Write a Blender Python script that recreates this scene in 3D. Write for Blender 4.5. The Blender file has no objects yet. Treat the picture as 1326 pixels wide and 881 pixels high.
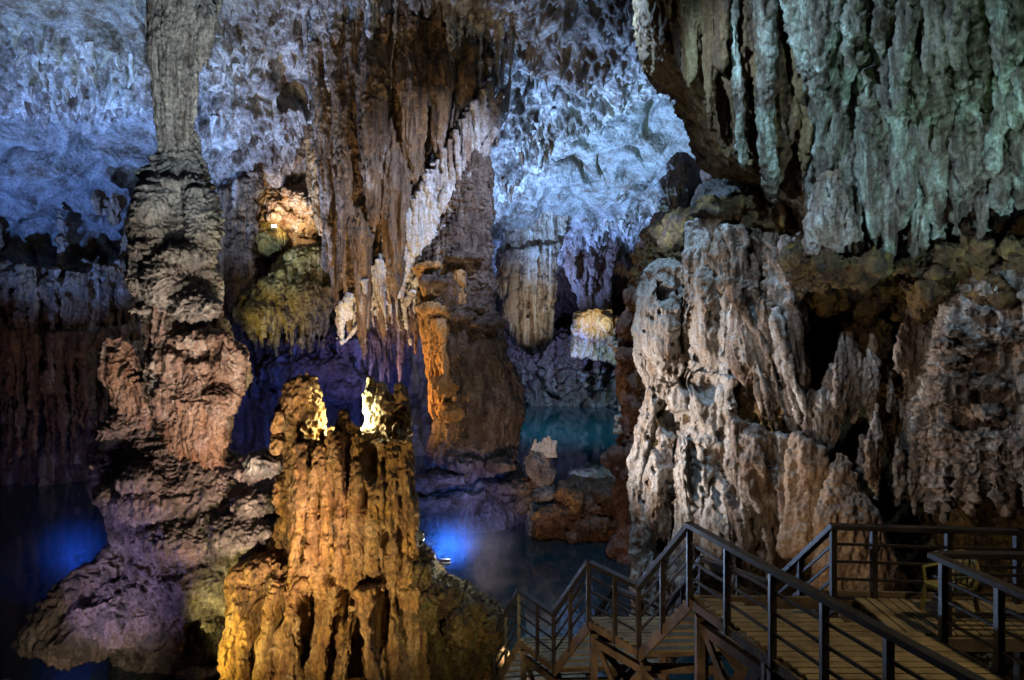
import bpy, math, random
import numpy as np
from mathutils import Vector
from mathutils.bvhtree import BVHTree

random.seed(7)
RNG = np.random.RandomState(11)
sc = bpy.context.scene
COL = sc.collection

# ------------------------------------------------------------------ camera frame helpers
CAM = np.array([0.0, 0.0, 4.34])      # eye point, deck of the platform is z = 0
F, CX, HY = 864.0, 663.0, 400.0       # focal length, centre and eye level measured on the photo
WATER = -5.0

def at(px, py, D):
    return np.array([(px - CX) * D / F, D, CAM[2] - (py - HY) * D / F])

# ------------------------------------------------------------------ noise
_perm = RNG.permutation(256).astype(np.int32)
_perm = np.concatenate([_perm, _perm, _perm])
_g = RNG.normal(size=(256, 3)).astype(np.float32)
_g /= np.linalg.norm(_g, axis=1)[:, None]

def pn(P):
    P = np.asarray(P, dtype=np.float32)
    out = np.empty(len(P), np.float32)
    for s in range(0, len(P), 400000):
        out[s:s + 400000] = _pn(P[s:s + 400000])
    return out

def _pn(P):
    i = np.floor(P).astype(np.int32)
    f = P - i
    i &= 255
    u = f * f * f * (f * (f * 6 - 15) + 10)
    res = 0
    for dx in (0, 1):
        wx = u[:, 0] if dx else 1 - u[:, 0]
        for dy in (0, 1):
            wy = u[:, 1] if dy else 1 - u[:, 1]
            for dz in (0, 1):
                wz = u[:, 2] if dz else 1 - u[:, 2]
                h = _perm[_perm[_perm[i[:, 0] + dx] + i[:, 1] + dy] + i[:, 2] + dz]
                g = _g[h]
                d = g[:, 0] * (f[:, 0] - dx) + g[:, 1] * (f[:, 1] - dy) + g[:, 2] * (f[:, 2] - dz)
                res = res + wx * wy * wz * d
    return res * 1.5

def sc3(P, a, b=None, c=None, o=0.0):
    b = a if b is None else b
    c = a if c is None else c
    return P * np.array([a, b, c], np.float32) + o

def fbm(P, f, octv=4, gain=.5, o=0.0, zs=1.0):
    r, a, t = 0, 1.0, 0
    for k in range(octv):
        r = r + a * pn(sc3(P, f, f, f * zs, o + 17.3 * k))
        t += a
        a *= gain
        f *= 2.03
    return r / t

def ridge(P, f, zs=1.0, o=0.0):
    return 1 - np.abs(pn(sc3(P, f, f, f * zs, o))) * 2.0

def sstep(a, b, x):
    t = np.clip((x - a) / (b - a), 0, 1)
    return t * t * (3 - 2 * t)

# displacement recipes: f(P, N) -> distance along the normal
def d_rock(amp=.12, f=1.4, fine=.03):
    def fn(P, N):
        w = np.stack([pn(sc3(P, .6, o=3)), pn(sc3(P, .6, o=9)), pn(sc3(P, .6, o=15))], 1) * .5
        return amp * fbm(P + w, f, 4, .5) * 1.4 + fine * (ridge(P, f * 5, o=4) - .5)
    return fn

def d_flute(amp=.10, f=2.2, zs=.10, rough=.05, fine=.025, crust=0.0, lean=0.0):
    def fn(P, N):
        w = np.stack([pn(sc3(P, .5, .5, .4, 3)), pn(sc3(P, .5, .5, .4, 9)), 0 * P[:, 0]], 1) * .45
        Q = P + w
        Q[:, 0] += lean * P[:, 2]
        a = ridge(Q, f, zs, 1.0)
        b = ridge(Q, f * 2.3, zs * 1.1, 8.0)
        side = 1 - np.abs(N[:, 2]) * .8
        d = amp * (a - .5 + .55 * (b - .5)) * side
        d = d + rough * fbm(P, 1.3, 4, .55, 5) * 1.6 + fine * (ridge(P, 9.0, .6, 4) - .5)
        if crust:
            d = d + crust * np.maximum(0, pn(sc3(P, 6, 6, 4.5, 30)) + .15)
        return d
    return fn

def d_scale(amp=.14, fz=2.0, rough=.10, fine=.03, fl=.05):
    """hanging scale-like ledges: each bulges downward into a lip"""
    def fn(P, N):
        w = fbm(P, .55, 3, .55, 2) * 2.2 + .5 * pn(sc3(P, 1.6, 1.6, .8, 6))
        t = P[:, 2] * fz + w * 1.2
        saw = 1 - (t - np.floor(t))
        t2 = P[:, 2] * fz * 2.7 + w * 2.6 + 2 * pn(sc3(P, 2.2, 2.2, 1.2, 21))
        saw2 = 1 - (t2 - np.floor(t2))
        m = sstep(-.25, .25, pn(sc3(P, .8, .8, .5, 40)))
        d = amp * (saw ** 1.5 - .4) * m + amp * .5 * (saw2 ** 1.5 - .4) * (.4 + .6 * m)
        d = d + fl * (ridge(P, 3.2, .14, 12) - .5) * (1.5 - m)
        d = d + rough * fbm(P, 1.1, 4, .5, 7) * 1.6 + fine * (ridge(P, 8.0, .7, 4) - .5)
        return d
    return fn

# ------------------------------------------------------------------ splines
def cr(pts, n):
    """Catmull-Rom through pts (k,d) -> (n,d)"""
    pts = np.asarray(pts, float)
    k = len(pts)
    if k == 2:
        t = np.linspace(0, 1, n)[:, None]
        return pts[0] * (1 - t) + pts[1] * t
    e = np.vstack([2 * pts[0] - pts[1], pts, 2 * pts[-1] - pts[-2]])
    t = np.linspace(0, k - 1 - 1e-9, n)
    i = t.astype(int)
    u = (t - i)[:, None]
    p0, p1, p2, p3 = e[i], e[i + 1], e[i + 2], e[i + 3]
    return .5 * (2 * p1 + (p2 - p0) * u + (2 * p0 - 5 * p1 + 4 * p2 - p3) * u ** 2 + (3 * p1 - p0 - 3 * p2 + p3) * u ** 3)

# ------------------------------------------------------------------ object helpers
def tag(o, label=None, cat=None, group=None, kind=None):
    if label: o['label'] = label
    if cat: o['category'] = cat
    if group: o['group'] = group
    if kind: o['kind'] = kind
    return o

def empty(name, loc, label, cat, group=None, rz=0):
    o = bpy.data.objects.new(name, None)
    o.empty_display_size = .3
    COL.objects.link(o)
    o.location = loc
    o.rotation_euler = (0, 0, rz)
    return tag(o, label, cat, group)

def mesh_obj(name, V, Fc, mat, parent=None, smooth=True, loc=None):
    V = np.asarray(V, float)
    if parent is not None and loc is None:
        V = V - np.array(parent.location)
    elif loc is not None:
        V = V - np.array(loc)
    me = bpy.data.meshes.new(name)
    me.from_pydata(V.tolist(), [], [tuple(int(i) for i in f) for f in Fc])
    me.polygons.foreach_set('use_smooth', [smooth] * len(me.polygons))
    me.materials.append(mat)
    me.update()
    o = bpy.data.objects.new(name, me)
    COL.objects.link(o)
    if parent is not None:
        o.parent = parent
    elif loc is not None:
        o.location = loc
    return o

def grid_faces(n, m, wrap=False, off=0):
    i = np.arange(n - 1)[:, None]
    j = np.arange(m if wrap else m - 1)[None, :]
    j2 = (j + 1) % m
    a = i * m + j; b = i * m + j2; c = (i + 1) * m + j2; d = (i + 1) * m + j
    return (np.stack([a, b, c, d], -1).reshape(-1, 4) + off)

GRIT = 1.0
class Body:
    """Collects closed shells, welds them into one skin and carves it with noise."""
    def __init__(self):
        self.V, self.F, self.n = [], [], 0

    def add(self, V, Fs):
        V = np.asarray(V, float)
        self.V.append(V)
        for f in Fs:
            self.F.extend([tuple(int(i) + self.n for i in q) for q in f])
        self.n += len(V)

    def rings(self, R):
        """R (n,m,3) rings -> closed loft"""
        n, m, _ = R.shape
        V = R.reshape(-1, 3)
        c0, c1 = R[0].mean(0), R[-1].mean(0)
        V = np.vstack([V, c0, c1])
        j = np.arange(m)
        f0 = np.stack([(j + 1) % m, j, np.full(m, n * m)], 1)
        f1 = np.stack([(n - 1) * m + j, (n - 1) * m + (j + 1) % m, np.full(m, n * m + 1)], 1)
        self.add(V, [grid_faces(n, m, True), f0, f1])

    def tube(self, pts, seg=9, flat=1.0, lump=.15):
        """pts: (px, py, D, radius in px)"""
        W = np.array([np.append(at(p[0], p[1], p[2]), p[3] * p[2] / F) for p in pts])
        L = np.linalg.norm(np.diff(W[:, :3], axis=0), axis=1).sum()
        n = int(max(5, min(60, L / max(.08, W[:, 3].max() * .5))))
        C = cr(W, n)
        self.wtube(C, seg, flat, lump)

    def wtube(self, C, seg=9, flat=1.0, lump=.15):
        n = len(C)
        T = np.gradient(C[:, :3], axis=0)
        T /= np.linalg.norm(T, axis=1)[:, None] + 1e-9
        up = np.where(np.abs(T[:, 1:2]) > .9, np.array([[1., 0, 0]]), np.array([[0, 1., 0]]))
        A = np.cross(up, T); A /= np.linalg.norm(A, axis=1)[:, None] + 1e-9
        B = np.cross(T, A)
        th = np.linspace(0, 2 * np.pi, seg, endpoint=False)
        r = np.maximum(C[:, 3], .012)[:, None] * (1 + lump * RNG.uniform(-1, 1, (n, seg)))
        R = C[:, None, :3] + r[..., None] * (np.cos(th)[None, :, None] * A[:, None] + flat * np.sin(th)[None, :, None] * B[:, None])
        self.rings(R)

    def loft(self, rows, k=.8, seg=30, lump=.05, n=None):
        """rows: (py, xleft, xright, D) upright body with elliptical sections"""
        rows = sorted(rows, key=lambda r: r[0])
        W = []
        for y, a, b, D in rows:
            c = at((a + b) / 2, y, D)
            W.append([c[0], c[1], c[2], (b - a) / 2 * D / F])
        W = np.array(W)
        n = n or max(12, len(rows) * 7)
        C = cr(W, n)
        th = np.linspace(0, 2 * np.pi, seg, endpoint=False)
        off = RNG.uniform(0, 100)
        q = np.stack([np.repeat(C[:, 2], seg) * .7, np.tile(np.cos(th), n) * 1.2 + off, np.tile(np.sin(th), n) * 1.2], 1)
        lp = (1 + lump * 3 * pn(q)).reshape(n, seg)
        R = np.zeros((n, seg, 3))
        R[..., 0] = C[:, None, 0] + C[:, None, 3] * np.cos(th) * lp
        R[..., 1] = C[:, None, 1] + C[:, None, 3] * k * np.sin(th) * lp
        R[..., 2] = C[:, None, 2]
        self.rings(R)

    def blob(self, px, py, D, rx, ry, rd, seg=16):
        c = at(px, py, D); s = D / F
        th = np.linspace(0, 2 * np.pi, seg, endpoint=False)
        ph = np.linspace(.12, np.pi - .12, seg // 2 + 3)
        R = np.zeros((len(ph), seg, 3))
        R[..., 0] = c[0] + rx * s * np.sin(ph)[:, None] * np.cos(th)
        R[..., 1] = c[1] + rd * np.sin(ph)[:, None] * np.sin(th)
        R[..., 2] = c[2] + ry * s * np.cos(ph)[:, None]
        self.rings(R)

    def slab(self, grid, thick, n=40, m=40):
        """grid rows x cols of (px,py,D): front surface, thickened away from the eye"""
        G = np.array([[at(*p) for p in row] for row in grid])
        A = np.stack([cr(G[r], m) for r in range(len(G))])
        S = np.stack([cr(A[:, c], n) for c in range(m)], 1)
        Bk = S + np.array([0, thick, 0])
        V = np.vstack([S.reshape(-1, 3), Bk.reshape(-1, 3)])
        f = grid_faces(n, m)
        o = n * m
        fb = f[:, ::-1] + o
        side = []
        for j in range(m - 1):
            side += [(j + 1, j, j + o, j + 1 + o), ((n - 1) * m + j, (n - 1) * m + j + 1, (n - 1) * m + j + 1 + o, (n - 1) * m + j + o)]
        for i in range(n - 1):
            side += [(i * m, (i + 1) * m, (i + 1) * m + o, i * m + o), ((i + 1) * m + m - 1, i * m + m - 1, i * m + m - 1 + o, (i + 1) * m + m - 1 + o)]
        self.add(V, [f, fb, side])

    def drips(self, top, bot, n, r, D=0.0, jit=.25, wav=.35, taper=.35, start=0):
        """n hanging tubes between two polylines of (px,py,D); r px range"""
        top, bot = cr(top, 200), cr(bot, 200)
        for k in range(n):
            t = int(np.clip((k + RNG.uniform(.1, .9)) / n * 199, 0, 199))
            a, b = top[t].copy(), bot[t].copy()
            L = b - a
            b = a + L * (1 - RNG.uniform(0, jit) * (1 + (RNG.rand() < .25)))
            rr = RNG.uniform(*r)
            dd = RNG.uniform(-.5, .5) * D
            p = []
            ph = RNG.uniform(0, 6)
            for u in (0, .2, .4, .6, .8, .95, 1.0):
                q = a + (b - a) * u
                x = q[0] + wav * rr * math.sin(ph + u * 4.5) 
                w = rr * (1 - (1 - taper) * u ** 1.4) * (1 + .25 * math.sin(ph * 3 + u * 11))
                if u == 1.0: w *= .3
                p.append((x, q[1], q[2] + dd, w))
            self.tube(p, seg=8)

    def finish(self, name, voxel, disp, mat, parent=None, label=None, iters=1, loc=None, dents=()):
        V = np.vstack(self.V)
        me = bpy.data.meshes.new('tmp')
        me.from_pydata(V.tolist(), [], self.F)
        o = bpy.data.objects.new('tmp', me)
        COL.objects.link(o)
        md = o.modifiers.new('r', 'REMESH')
        voxel *= .82
        md.mode = 'VOXEL'; md.voxel_size = voxel; md.adaptivity = 0
        md2 = o.modifiers.new('s', 'SMOOTH'); md2.factor = .5; md2.iterations = iters
        dg = bpy.context.evaluated_depsgraph_get()
        ne = bpy.data.meshes.new_from_object(o.evaluated_get(dg))
        bpy.data.objects.remove(o); bpy.data.meshes.remove(me)
        k = len(ne.vertices)
        P = np.empty(k * 3, np.float32); ne.vertices.foreach_get('co', P); P = P.reshape(-1, 3)
        N = np.empty(k * 3, np.float32); ne.vertex_normals.foreach_get('vector', N); N = N.reshape(-1, 3)
        mv = voxel * GRIT
        micro = mv * (1.1 * (ridge(P, .13 / voxel, .55, 51) - .5) + .8 * (ridge(P, .28 / voxel, .6, 57) - .5)) * (.4 + 1.2 * sstep(-.2, .25, fbm(P, .7, 2, .5, 61)))
        P = P + N * (disp(P, N) + micro)[:, None]
        for (px, py, D, rx, ry, dep) in dents:       # hollows worn into the rock
            c = at(px, py, D)
            q = ((P[:, 0] - c[0]) / (rx * D / F)) ** 2 + ((P[:, 2] - c[2]) / (ry * D / F)) ** 2
            q = q * (1 + .7 * pn(P * (F / (D * max(rx, 3)) * .9)))
            front = (P[:, 1] < c[1] + 1.2) & (q < 4)
            P[front, 1] += (dep * np.exp(-q[front] ** 2 * 1.2)).astype(np.float32)
        base = np.array(parent.location) if parent is not None else (np.array(loc) if loc is not None else np.zeros(3))
        ne.vertices.foreach_set('co', (P - base).astype(np.float32).ravel())
        ne.polygons.foreach_set('use_smooth', [True] * len(ne.polygons))
        ne.materials.clear(); ne.materials.append(mat)
        ne.name = name
        ne.update()
        ob = bpy.data.objects.new(name, ne)
        COL.objects.link(ob)
        if parent is not None: ob.parent = parent
        elif loc is not None: ob.location = loc
        if label: ob['label'] = label
        return ob

# ------------------------------------------------------------------ materials
def rock_mat(name, cols, scale=.9, zs=.18, patch=.35, second=None, bump=.5, rough=.62, fine=14, spec=.35, seed=0.0, contrast=1.0, dist=1.0):
    m = bpy.data.materials.new(name)
    m.use_nodes = True
    nt = m.node_tree; N = nt.nodes; L = nt.links
    N.clear()
    out = N.new('ShaderNodeOutputMaterial'); bs = N.new('ShaderNodeBsdfPrincipled')
    L.new(bs.outputs[0], out.inputs[0])
    geo = N.new('ShaderNodeNewGeometry')
    mp = N.new('ShaderNodeMapping'); mp.inputs['Scale'].default_value = (1, 1, zs); mp.inputs['Location'].default_value = (seed, seed * 1.7, seed * .3)
    L.new(geo.outputs['Position'], mp.inputs[0])
    def noise(vec, s, det=6, ro=.6, dist=0.0):
        n = N.new('ShaderNodeTexNoise'); n.inputs['Scale'].default_value = s; n.inputs['Detail'].default_value = det
        n.inputs['Roughness'].default_value = ro; n.inputs['Distortion'].default_value = dist
        L.new(vec, n.inputs['Vector']); return n.outputs[0]
    streak = noise(mp.outputs[0], scale * 2.2, 8, .65, .6 * dist)
    ramp = N.new('ShaderNodeValToRGB')
    els = ramp.color_ramp.elements
    k = len(cols)
    for i, c in enumerate(cols):
        p = .5 + ((i / (k - 1)) - .5) * .34 / contrast
        e = els[i] if i < 2 else els.new(p)
        e.position = p; e.color = (*c, 1)
    L.new(streak, ramp.inputs[0])
    colr = ramp.outputs[0]
    if second:
        big = noise(geo.outputs['Position'], patch, 5, .6, .8 * dist)
        r2 = N.new('ShaderNodeMapRange'); r2.inputs['From Min'].default_value = .46; r2.inputs['From Max'].default_value = .56
        L.new(big, r2.inputs[0])
        mx = N.new('ShaderNodeMix'); mx.data_type = 'RGBA'
        L.new(r2.outputs[0], mx.inputs[0]); L.new(colr, mx.inputs[6])
        ramp2 = N.new('ShaderNodeValToRGB')
        ramp2.color_ramp.elements[0].color = (*second[0], 1); ramp2.color_ramp.elements[1].color = (*second[1], 1)
        ramp2.color_ramp.elements[0].position = .42; ramp2.color_ramp.elements[1].position = .6
        L.new(noise(mp.outputs[0], scale * 3.1, 7, .65, .4 * dist), ramp2.inputs[0])
        L.new(ramp2.outputs[0], mx.inputs[7])
        colr = mx.outputs[2]
    # speckle of grains and lime crust
    sp = noise(geo.outputs['Position'], fine, 4, .7)
    mr = N.new('ShaderNodeMapRange'); mr.inputs['From Min'].default_value = .3; mr.inputs['From Max'].default_value = .7
    mr.inputs['To Min'].default_value = .35; mr.inputs['To Max'].default_value = 1.5
    L.new(sp, mr.inputs[0])
    mul = N.new('ShaderNodeMix'); mul.data_type = 'RGBA'; mul.blend_type = 'MULTIPLY'; mul.inputs[0].default_value = .8
    L.new(colr, mul.inputs[6]); L.new(mr.outputs[0], mul.inputs[7])
    L.new(mul.outputs[2], bs.inputs['Base Color'])
    rr = N.new('ShaderNodeMapRange'); rr.inputs['To Min'].default_value = rough - .22; rr.inputs['To Max'].default_value = rough + .22
    L.new(streak, rr.inputs[0]); L.new(rr.outputs[0], bs.inputs['Roughness'])
    bs.inputs['Specular IOR Level'].default_value = spec
    # bump
    mp2 = N.new('ShaderNodeMapping'); mp2.inputs['Scale'].default_value = (1, 1, max(zs * 1.6, .35)); L.new(geo.outputs['Position'], mp2.inputs[0])
    b1 = noise(mp2.outputs[0], fine * .5, 9, .72, .5)
    vo = N.new('ShaderNodeTexVoronoi'); vo.inputs['Scale'].default_value = fine * .5; vo.feature = 'SMOOTH_F1'
    L.new(mp.outputs[0], vo.inputs['Vector'])
    ad = N.new('ShaderNodeMath'); ad.operation = 'ADD'
    L.new(b1, ad.inputs[0]); L.new(vo.outputs['Distance'], ad.inputs[1])
    bp = N.new('ShaderNodeBump'); bp.inputs['Strength'].default_value = min(1, bump * 1.5); bp.inputs['Distance'].default_value = .16
    L.new(ad.outputs[0], bp.inputs['Height']); L.new(bp.outputs[0], bs.inputs['Normal'])
    return m

CALC = (.60, .58, .54); PALE = (.46, .43, .39); GREY = (.26, .245, .235); DGREY = (.13, .12, .115)
OCH = (.36, .19, .06); RUST = (.24, .10, .04); BROWN = (.13, .07, .035); DARK = (.05, .035, .025)
GOLD = (.50, .27, .06); HONEY = (.44, .22, .055); OLIVE = (.20, .17, .04); MOSS = (.11, .12, .03)

M = {}
M['column'] = rock_mat('column limestone', [DGREY, GREY, PALE, CALC], .8, .5, second=(GREY, PALE), seed=1)
M['column_pink_lit'] = rock_mat('pink-lit column limestone', [(.14, .08, .055), (.30, .20, .15), (.42, .33, .28), CALC], 1.2, .15, second=((.24, .13, .08), (.42, .29, .2)), patch=.7, seed=2)  # tan stone with pink lamplight mixed into the colour
M['column_warm_lit'] = rock_mat('warm-lit column limestone', [(.10, .06, .045), (.26, .175, .135), (.40, .31, .26), CALC], 1.0, .35, second=((.2, .12, .085), (.36, .26, .2)), patch=.5, seed=71)  # column stone with the pink light of its lower part put into the colour
M['column_base'] = rock_mat('column base limestone', [DARK, DGREY, GREY, PALE], .8, .6, second=(DGREY, (.34, .28, .26)), seed=3)
M['column_shaft'] = rock_mat('column shaft limestone', [BROWN, GREY, PALE, CALC], 2.2, .06, second=(GREY, CALC), seed=4)
M['gold'] = rock_mat('golden stalagmite', [DARK, (.24, .14, .06), (.38, .24, .10), (.48, .36, .22)], 1.3, .3, second=((.2, .1, .04), (.46, .27, .08)), patch=.9, seed=5, bump=.6)
M['crown'] = rock_mat('pale stalagmite tip', [OCH, (.45, .36, .2), (.6, .55, .42), CALC], 1.5, .2, seed=6)
M['mossy'] = rock_mat('mossy rock', [(.02, .015, .01), (.06, .035, .018), (.11, .085, .03), (.22, .17, .09)], 1.2, .6, second=((.05, .055, .015), (.16, .09, .035)), patch=.9, seed=7)
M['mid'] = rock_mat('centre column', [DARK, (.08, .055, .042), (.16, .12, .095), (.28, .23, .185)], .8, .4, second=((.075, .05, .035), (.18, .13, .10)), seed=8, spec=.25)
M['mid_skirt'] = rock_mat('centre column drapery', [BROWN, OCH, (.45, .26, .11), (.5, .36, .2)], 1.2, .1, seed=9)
M['curtain'] = rock_mat('brown curtain', [DARK, (.13, .08, .045), (.25, .17, .11), (.46, .41, .37)], 1.0, .06, second=((.08, .05, .03), (.28, .16, .07)), patch=.5, seed=10)
M['curtain_white'] = rock_mat('white curtain', [GREY, PALE, CALC, CALC], 1.3, .08, second=((.25, .17, .12), PALE), seed=11)
M['ceiling'] = rock_mat('ceiling rock', [(.10, .06, .035), (.22, .19, .17), PALE, CALC], .6, .6, second=((.08, .05, .03), (.34, .30, .26)), patch=.3, seed=12, fine=13, bump=.6, dist=.4)
M['ceiling_smooth'] = rock_mat('smooth ceiling limestone', [(.09, .065, .05), (.20, .19, .175), (.27, .26, .245), (.36, .35, .33)], .5, .9, second=((.12, .085, .06), (.30, .28, .26)), patch=.3, seed=41, fine=10, bump=.5, dist=.1)
M['wall'] = rock_mat('wall rock', [DARK, BROWN, (.2, .15, .12), GREY], .5, .12, second=((.12, .07, .05), (.24, .17, .13)), patch=.15, seed=13, fine=7)
M['flow_white'] = rock_mat('white flowstone', [DARK, (.24, .18, .14), (.37, .32, .28), CALC], 1.3, .10, second=((.075, .045, .026), (.34, .24, .17)), patch=.5, contrast=1.25, seed=14)
M['cream'] = rock_mat('cream flowstone', [(.12, .075, .045), (.36, .31, .26), (.52, .48, .43), CALC], 1.0, .14, second=((.28, .19, .12), (.56, .53, .49)), patch=.5, seed=61, contrast=.9)
M['flow_brown'] = rock_mat('brown flowstone', [(.03, .02, .014), (.085, .048, .02), (.16, .095, .03), (.25, .165, .07)], 1.0, .5, second=(DARK, (.2, .13, .03)), patch=.6, seed=15)
M['flow_fan'] = rock_mat('smooth fan', [(.16, .09, .05), (.30, .20, .13), (.40, .30, .22)], 1.2, .3, seed=16, bump=.2)
M['drape'] = rock_mat('green drapery', [DARK, (.13, .10, .07), (.26, .28, .22), (.5, .54, .47)], 1.4, .06, second=((.06, .04, .025), (.24, .20, .16)), patch=.6, seed=17, contrast=1.3)
M['drape_brown'] = rock_mat('brown drapery', [DARK, BROWN, (.19, .12, .05), (.27, .22, .12)], 1.2, .07, seed=18)
M['yellow'] = rock_mat('yellow flowstone', [(.10, .06, .02), (.26, .18, .04), (.40, .30, .08), (.5, .42, .2)], 1.4, .12, seed=19, bump=.5)
M['white'] = rock_mat('white lime', [PALE, CALC, (.66, .65, .62)], 1.2, .3, seed=20)

def wood(name, c1, c2, rough=.6, sx=1.2, along='X'):
    m = bpy.data.materials.new(name); m.use_nodes = True
    nt = m.node_tree; N = nt.nodes; L = nt.links
    bs = N['Principled BSDF']
    tc = N.new('ShaderNodeNewGeometry')
    mp = N.new('ShaderNodeMapping')
    mp.inputs['Scale'].default_value = {'X': (sx, 22, 22), 'Y': (22, sx, 22), 'Z': (22, 22, sx), 'N': (6, 6, 6)}[along]
    L.new(tc.outputs['Position'], mp.inputs[0])
    n = N.new('ShaderNodeTexNoise'); n.inputs['Scale'].default_value = 1.0; n.inputs['Detail'].default_value = 7; n.inputs['Roughness'].default_value = .65
    L.new(mp.outputs[0], n.inputs[0])
    n2 = N.new('ShaderNodeTexNoise'); n2.inputs['Scale'].default_value = 2.6; n2.inputs['Detail'].default_value = 7; n2.inputs['Roughness'].default_value = .7
    L.new(tc.outputs['Position'], n2.inputs[0])
    ad = N.new('ShaderNodeMath'); ad.operation = 'MULTIPLY_ADD'; ad.inputs[1].default_value = .85
    L.new(n2.outputs[0], ad.inputs[0])
    h = N.new('ShaderNodeMath'); h.operation = 'MULTIPLY'; h.inputs[1].default_value = .3
    L.new(n.outputs[0], h.inputs[0]); L.new(h.outputs[0], ad.inputs[2])
    r = N.new('ShaderNodeValToRGB'); r.color_ramp.elements[0].color = (*c1, 1); r.color_ramp.elements[1].color = (*c2, 1)
    r.color_ramp.elements[0].position = .42; r.color_ramp.elements[1].position = .68
    L.new(ad.outputs[0], r.inputs[0]); L.new(r.outputs[0], bs.inputs['Base Color'])
    bs.inputs['Roughness'].default_value = rough
    b = N.new('ShaderNodeBump'); b.inputs['Strength'].default_value = .35; b.inputs['Distance'].default_value = .02
    L.new(n.outputs[0], b.inputs['Height']); L.new(b.outputs[0], bs.inputs['Normal'])
    return m
M['rail'] = wood('dark weathered rail wood', (.007, .006, .007), (.036, .028, .027), .42, along='N')
M['deck'] = wood('damp deck boards', (.11, .08, .042), (.34, .255, .135), .6, along='X')
M['deck_y'] = wood('damp deck boards lengthwise', (.11, .08, .042), (.34, .255, .135), .6, along='Y')
M['brace'] = wood('brown trestle timber', (.05, .035, .025), (.19, .13, .085), .7, along='N')

def plain(name, col, rough=.5, metal=0.0, emit=None, es=0.0):
    m = bpy.data.materials.new(name); m.use_nodes = True
    nt = m.node_tree; bs = nt.nodes['Principled BSDF']
    n = nt.nodes.new('ShaderNodeTexNoise'); n.inputs['Scale'].default_value = 9; n.inputs['Detail'].default_value = 5
    g = nt.nodes.new('ShaderNodeNewGeometry'); nt.links.new(g.outputs['Position'], n.inputs[0])
    r = nt.nodes.new('ShaderNodeValToRGB')
    r.color_ramp.elements[0].color = (*[c * .7 for c in col], 1); r.color_ramp.elements[1].color = (*[min(1, c * 1.2) for c in col], 1)
    r.color_ramp.elements[0].position = .3; r.color_ramp.elements[1].position = .7
    nt.links.new(n.outputs[0], r.inputs[0]); nt.links.new(r.outputs[0], bs.inputs['Base Color'])
    bs.inputs['Roughness'].default_value = rough; bs.inputs['Metallic'].default_value = metal
    if emit:
        bs.inputs['Emission Color'].default_value = (*emit, 1); bs.inputs['Emission Strength'].default_value = es
    return m
M['plastic'] = plain('yellowed plastic', (.26, .21, .075), .4)
M['metal'] = plain('lamp housing', (.08, .08, .08), .5, .6)
M['lens_white'] = plain('lit lamp lens', (.8, .8, .8), .3, 0, (1, .97, .9), 30)
M['lens_blue'] = plain('lit blue lamp lens', (.5, .6, .9), .3, 0, (.45, .65, 1), 25)

# water
def water_mat():
    m = bpy.data.materials.new('cave lake water'); m.use_nodes = True
    nt = m.node_tree; N = nt.nodes; L = nt.links; bs = N['Principled BSDF']
    g = N.new('ShaderNodeNewGeometry')
    n = N.new('ShaderNodeTexNoise'); n.inputs['Scale'].default_value = .12; n.inputs['Detail'].default_value = 3
    L.new(g.outputs['Position'], n.inputs[0])
    r = N.new('ShaderNodeValToRGB'); r.color_ramp.elements[0].color = (.008, .03, .042, 1); r.color_ramp.elements[1].color = (.014, .045, .055, 1)
    L.new(n.outputs[0], r.inputs[0]); L.new(r.outputs[0], bs.inputs['Base Color'])
    bs.inputs['Roughness'].default_value = .04; bs.inputs['IOR'].default_value = 1.8
    mp = N.new('ShaderNodeMapping'); mp.inputs['Scale'].default_value = (1, .45, 1); L.new(g.outputs['Position'], mp.inputs[0])
    w = N.new('ShaderNodeTexNoise'); w.inputs['Scale'].default_value = 3.2; w.inputs['Detail'].default_value = 3; w.inputs['Roughness'].default_value = .5
    L.new(mp.outputs[0], w.inputs[0])
    b = N.new('ShaderNodeBump'); b.inputs['Strength'].default_value = .07; b.inputs['Distance'].default_value = .10
    L.new(w.outputs[0], b.inputs['Height']); L.new(b.outputs[0], bs.inputs['Normal'])
    return m
M['water'] = water_mat()

# ------------------------------------------------------------------ the setting: water, ceiling, walls
o = mesh_obj('water', [(-70, -6, WATER), (60, -6, WATER), (60, 110, WATER), (-70, 110, WATER)], [(0, 1, 2, 3)], M['water'], smooth=False)
tag(o, 'dark still lake water with faint ripples on the cave floor', 'water', kind='structure')

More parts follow.
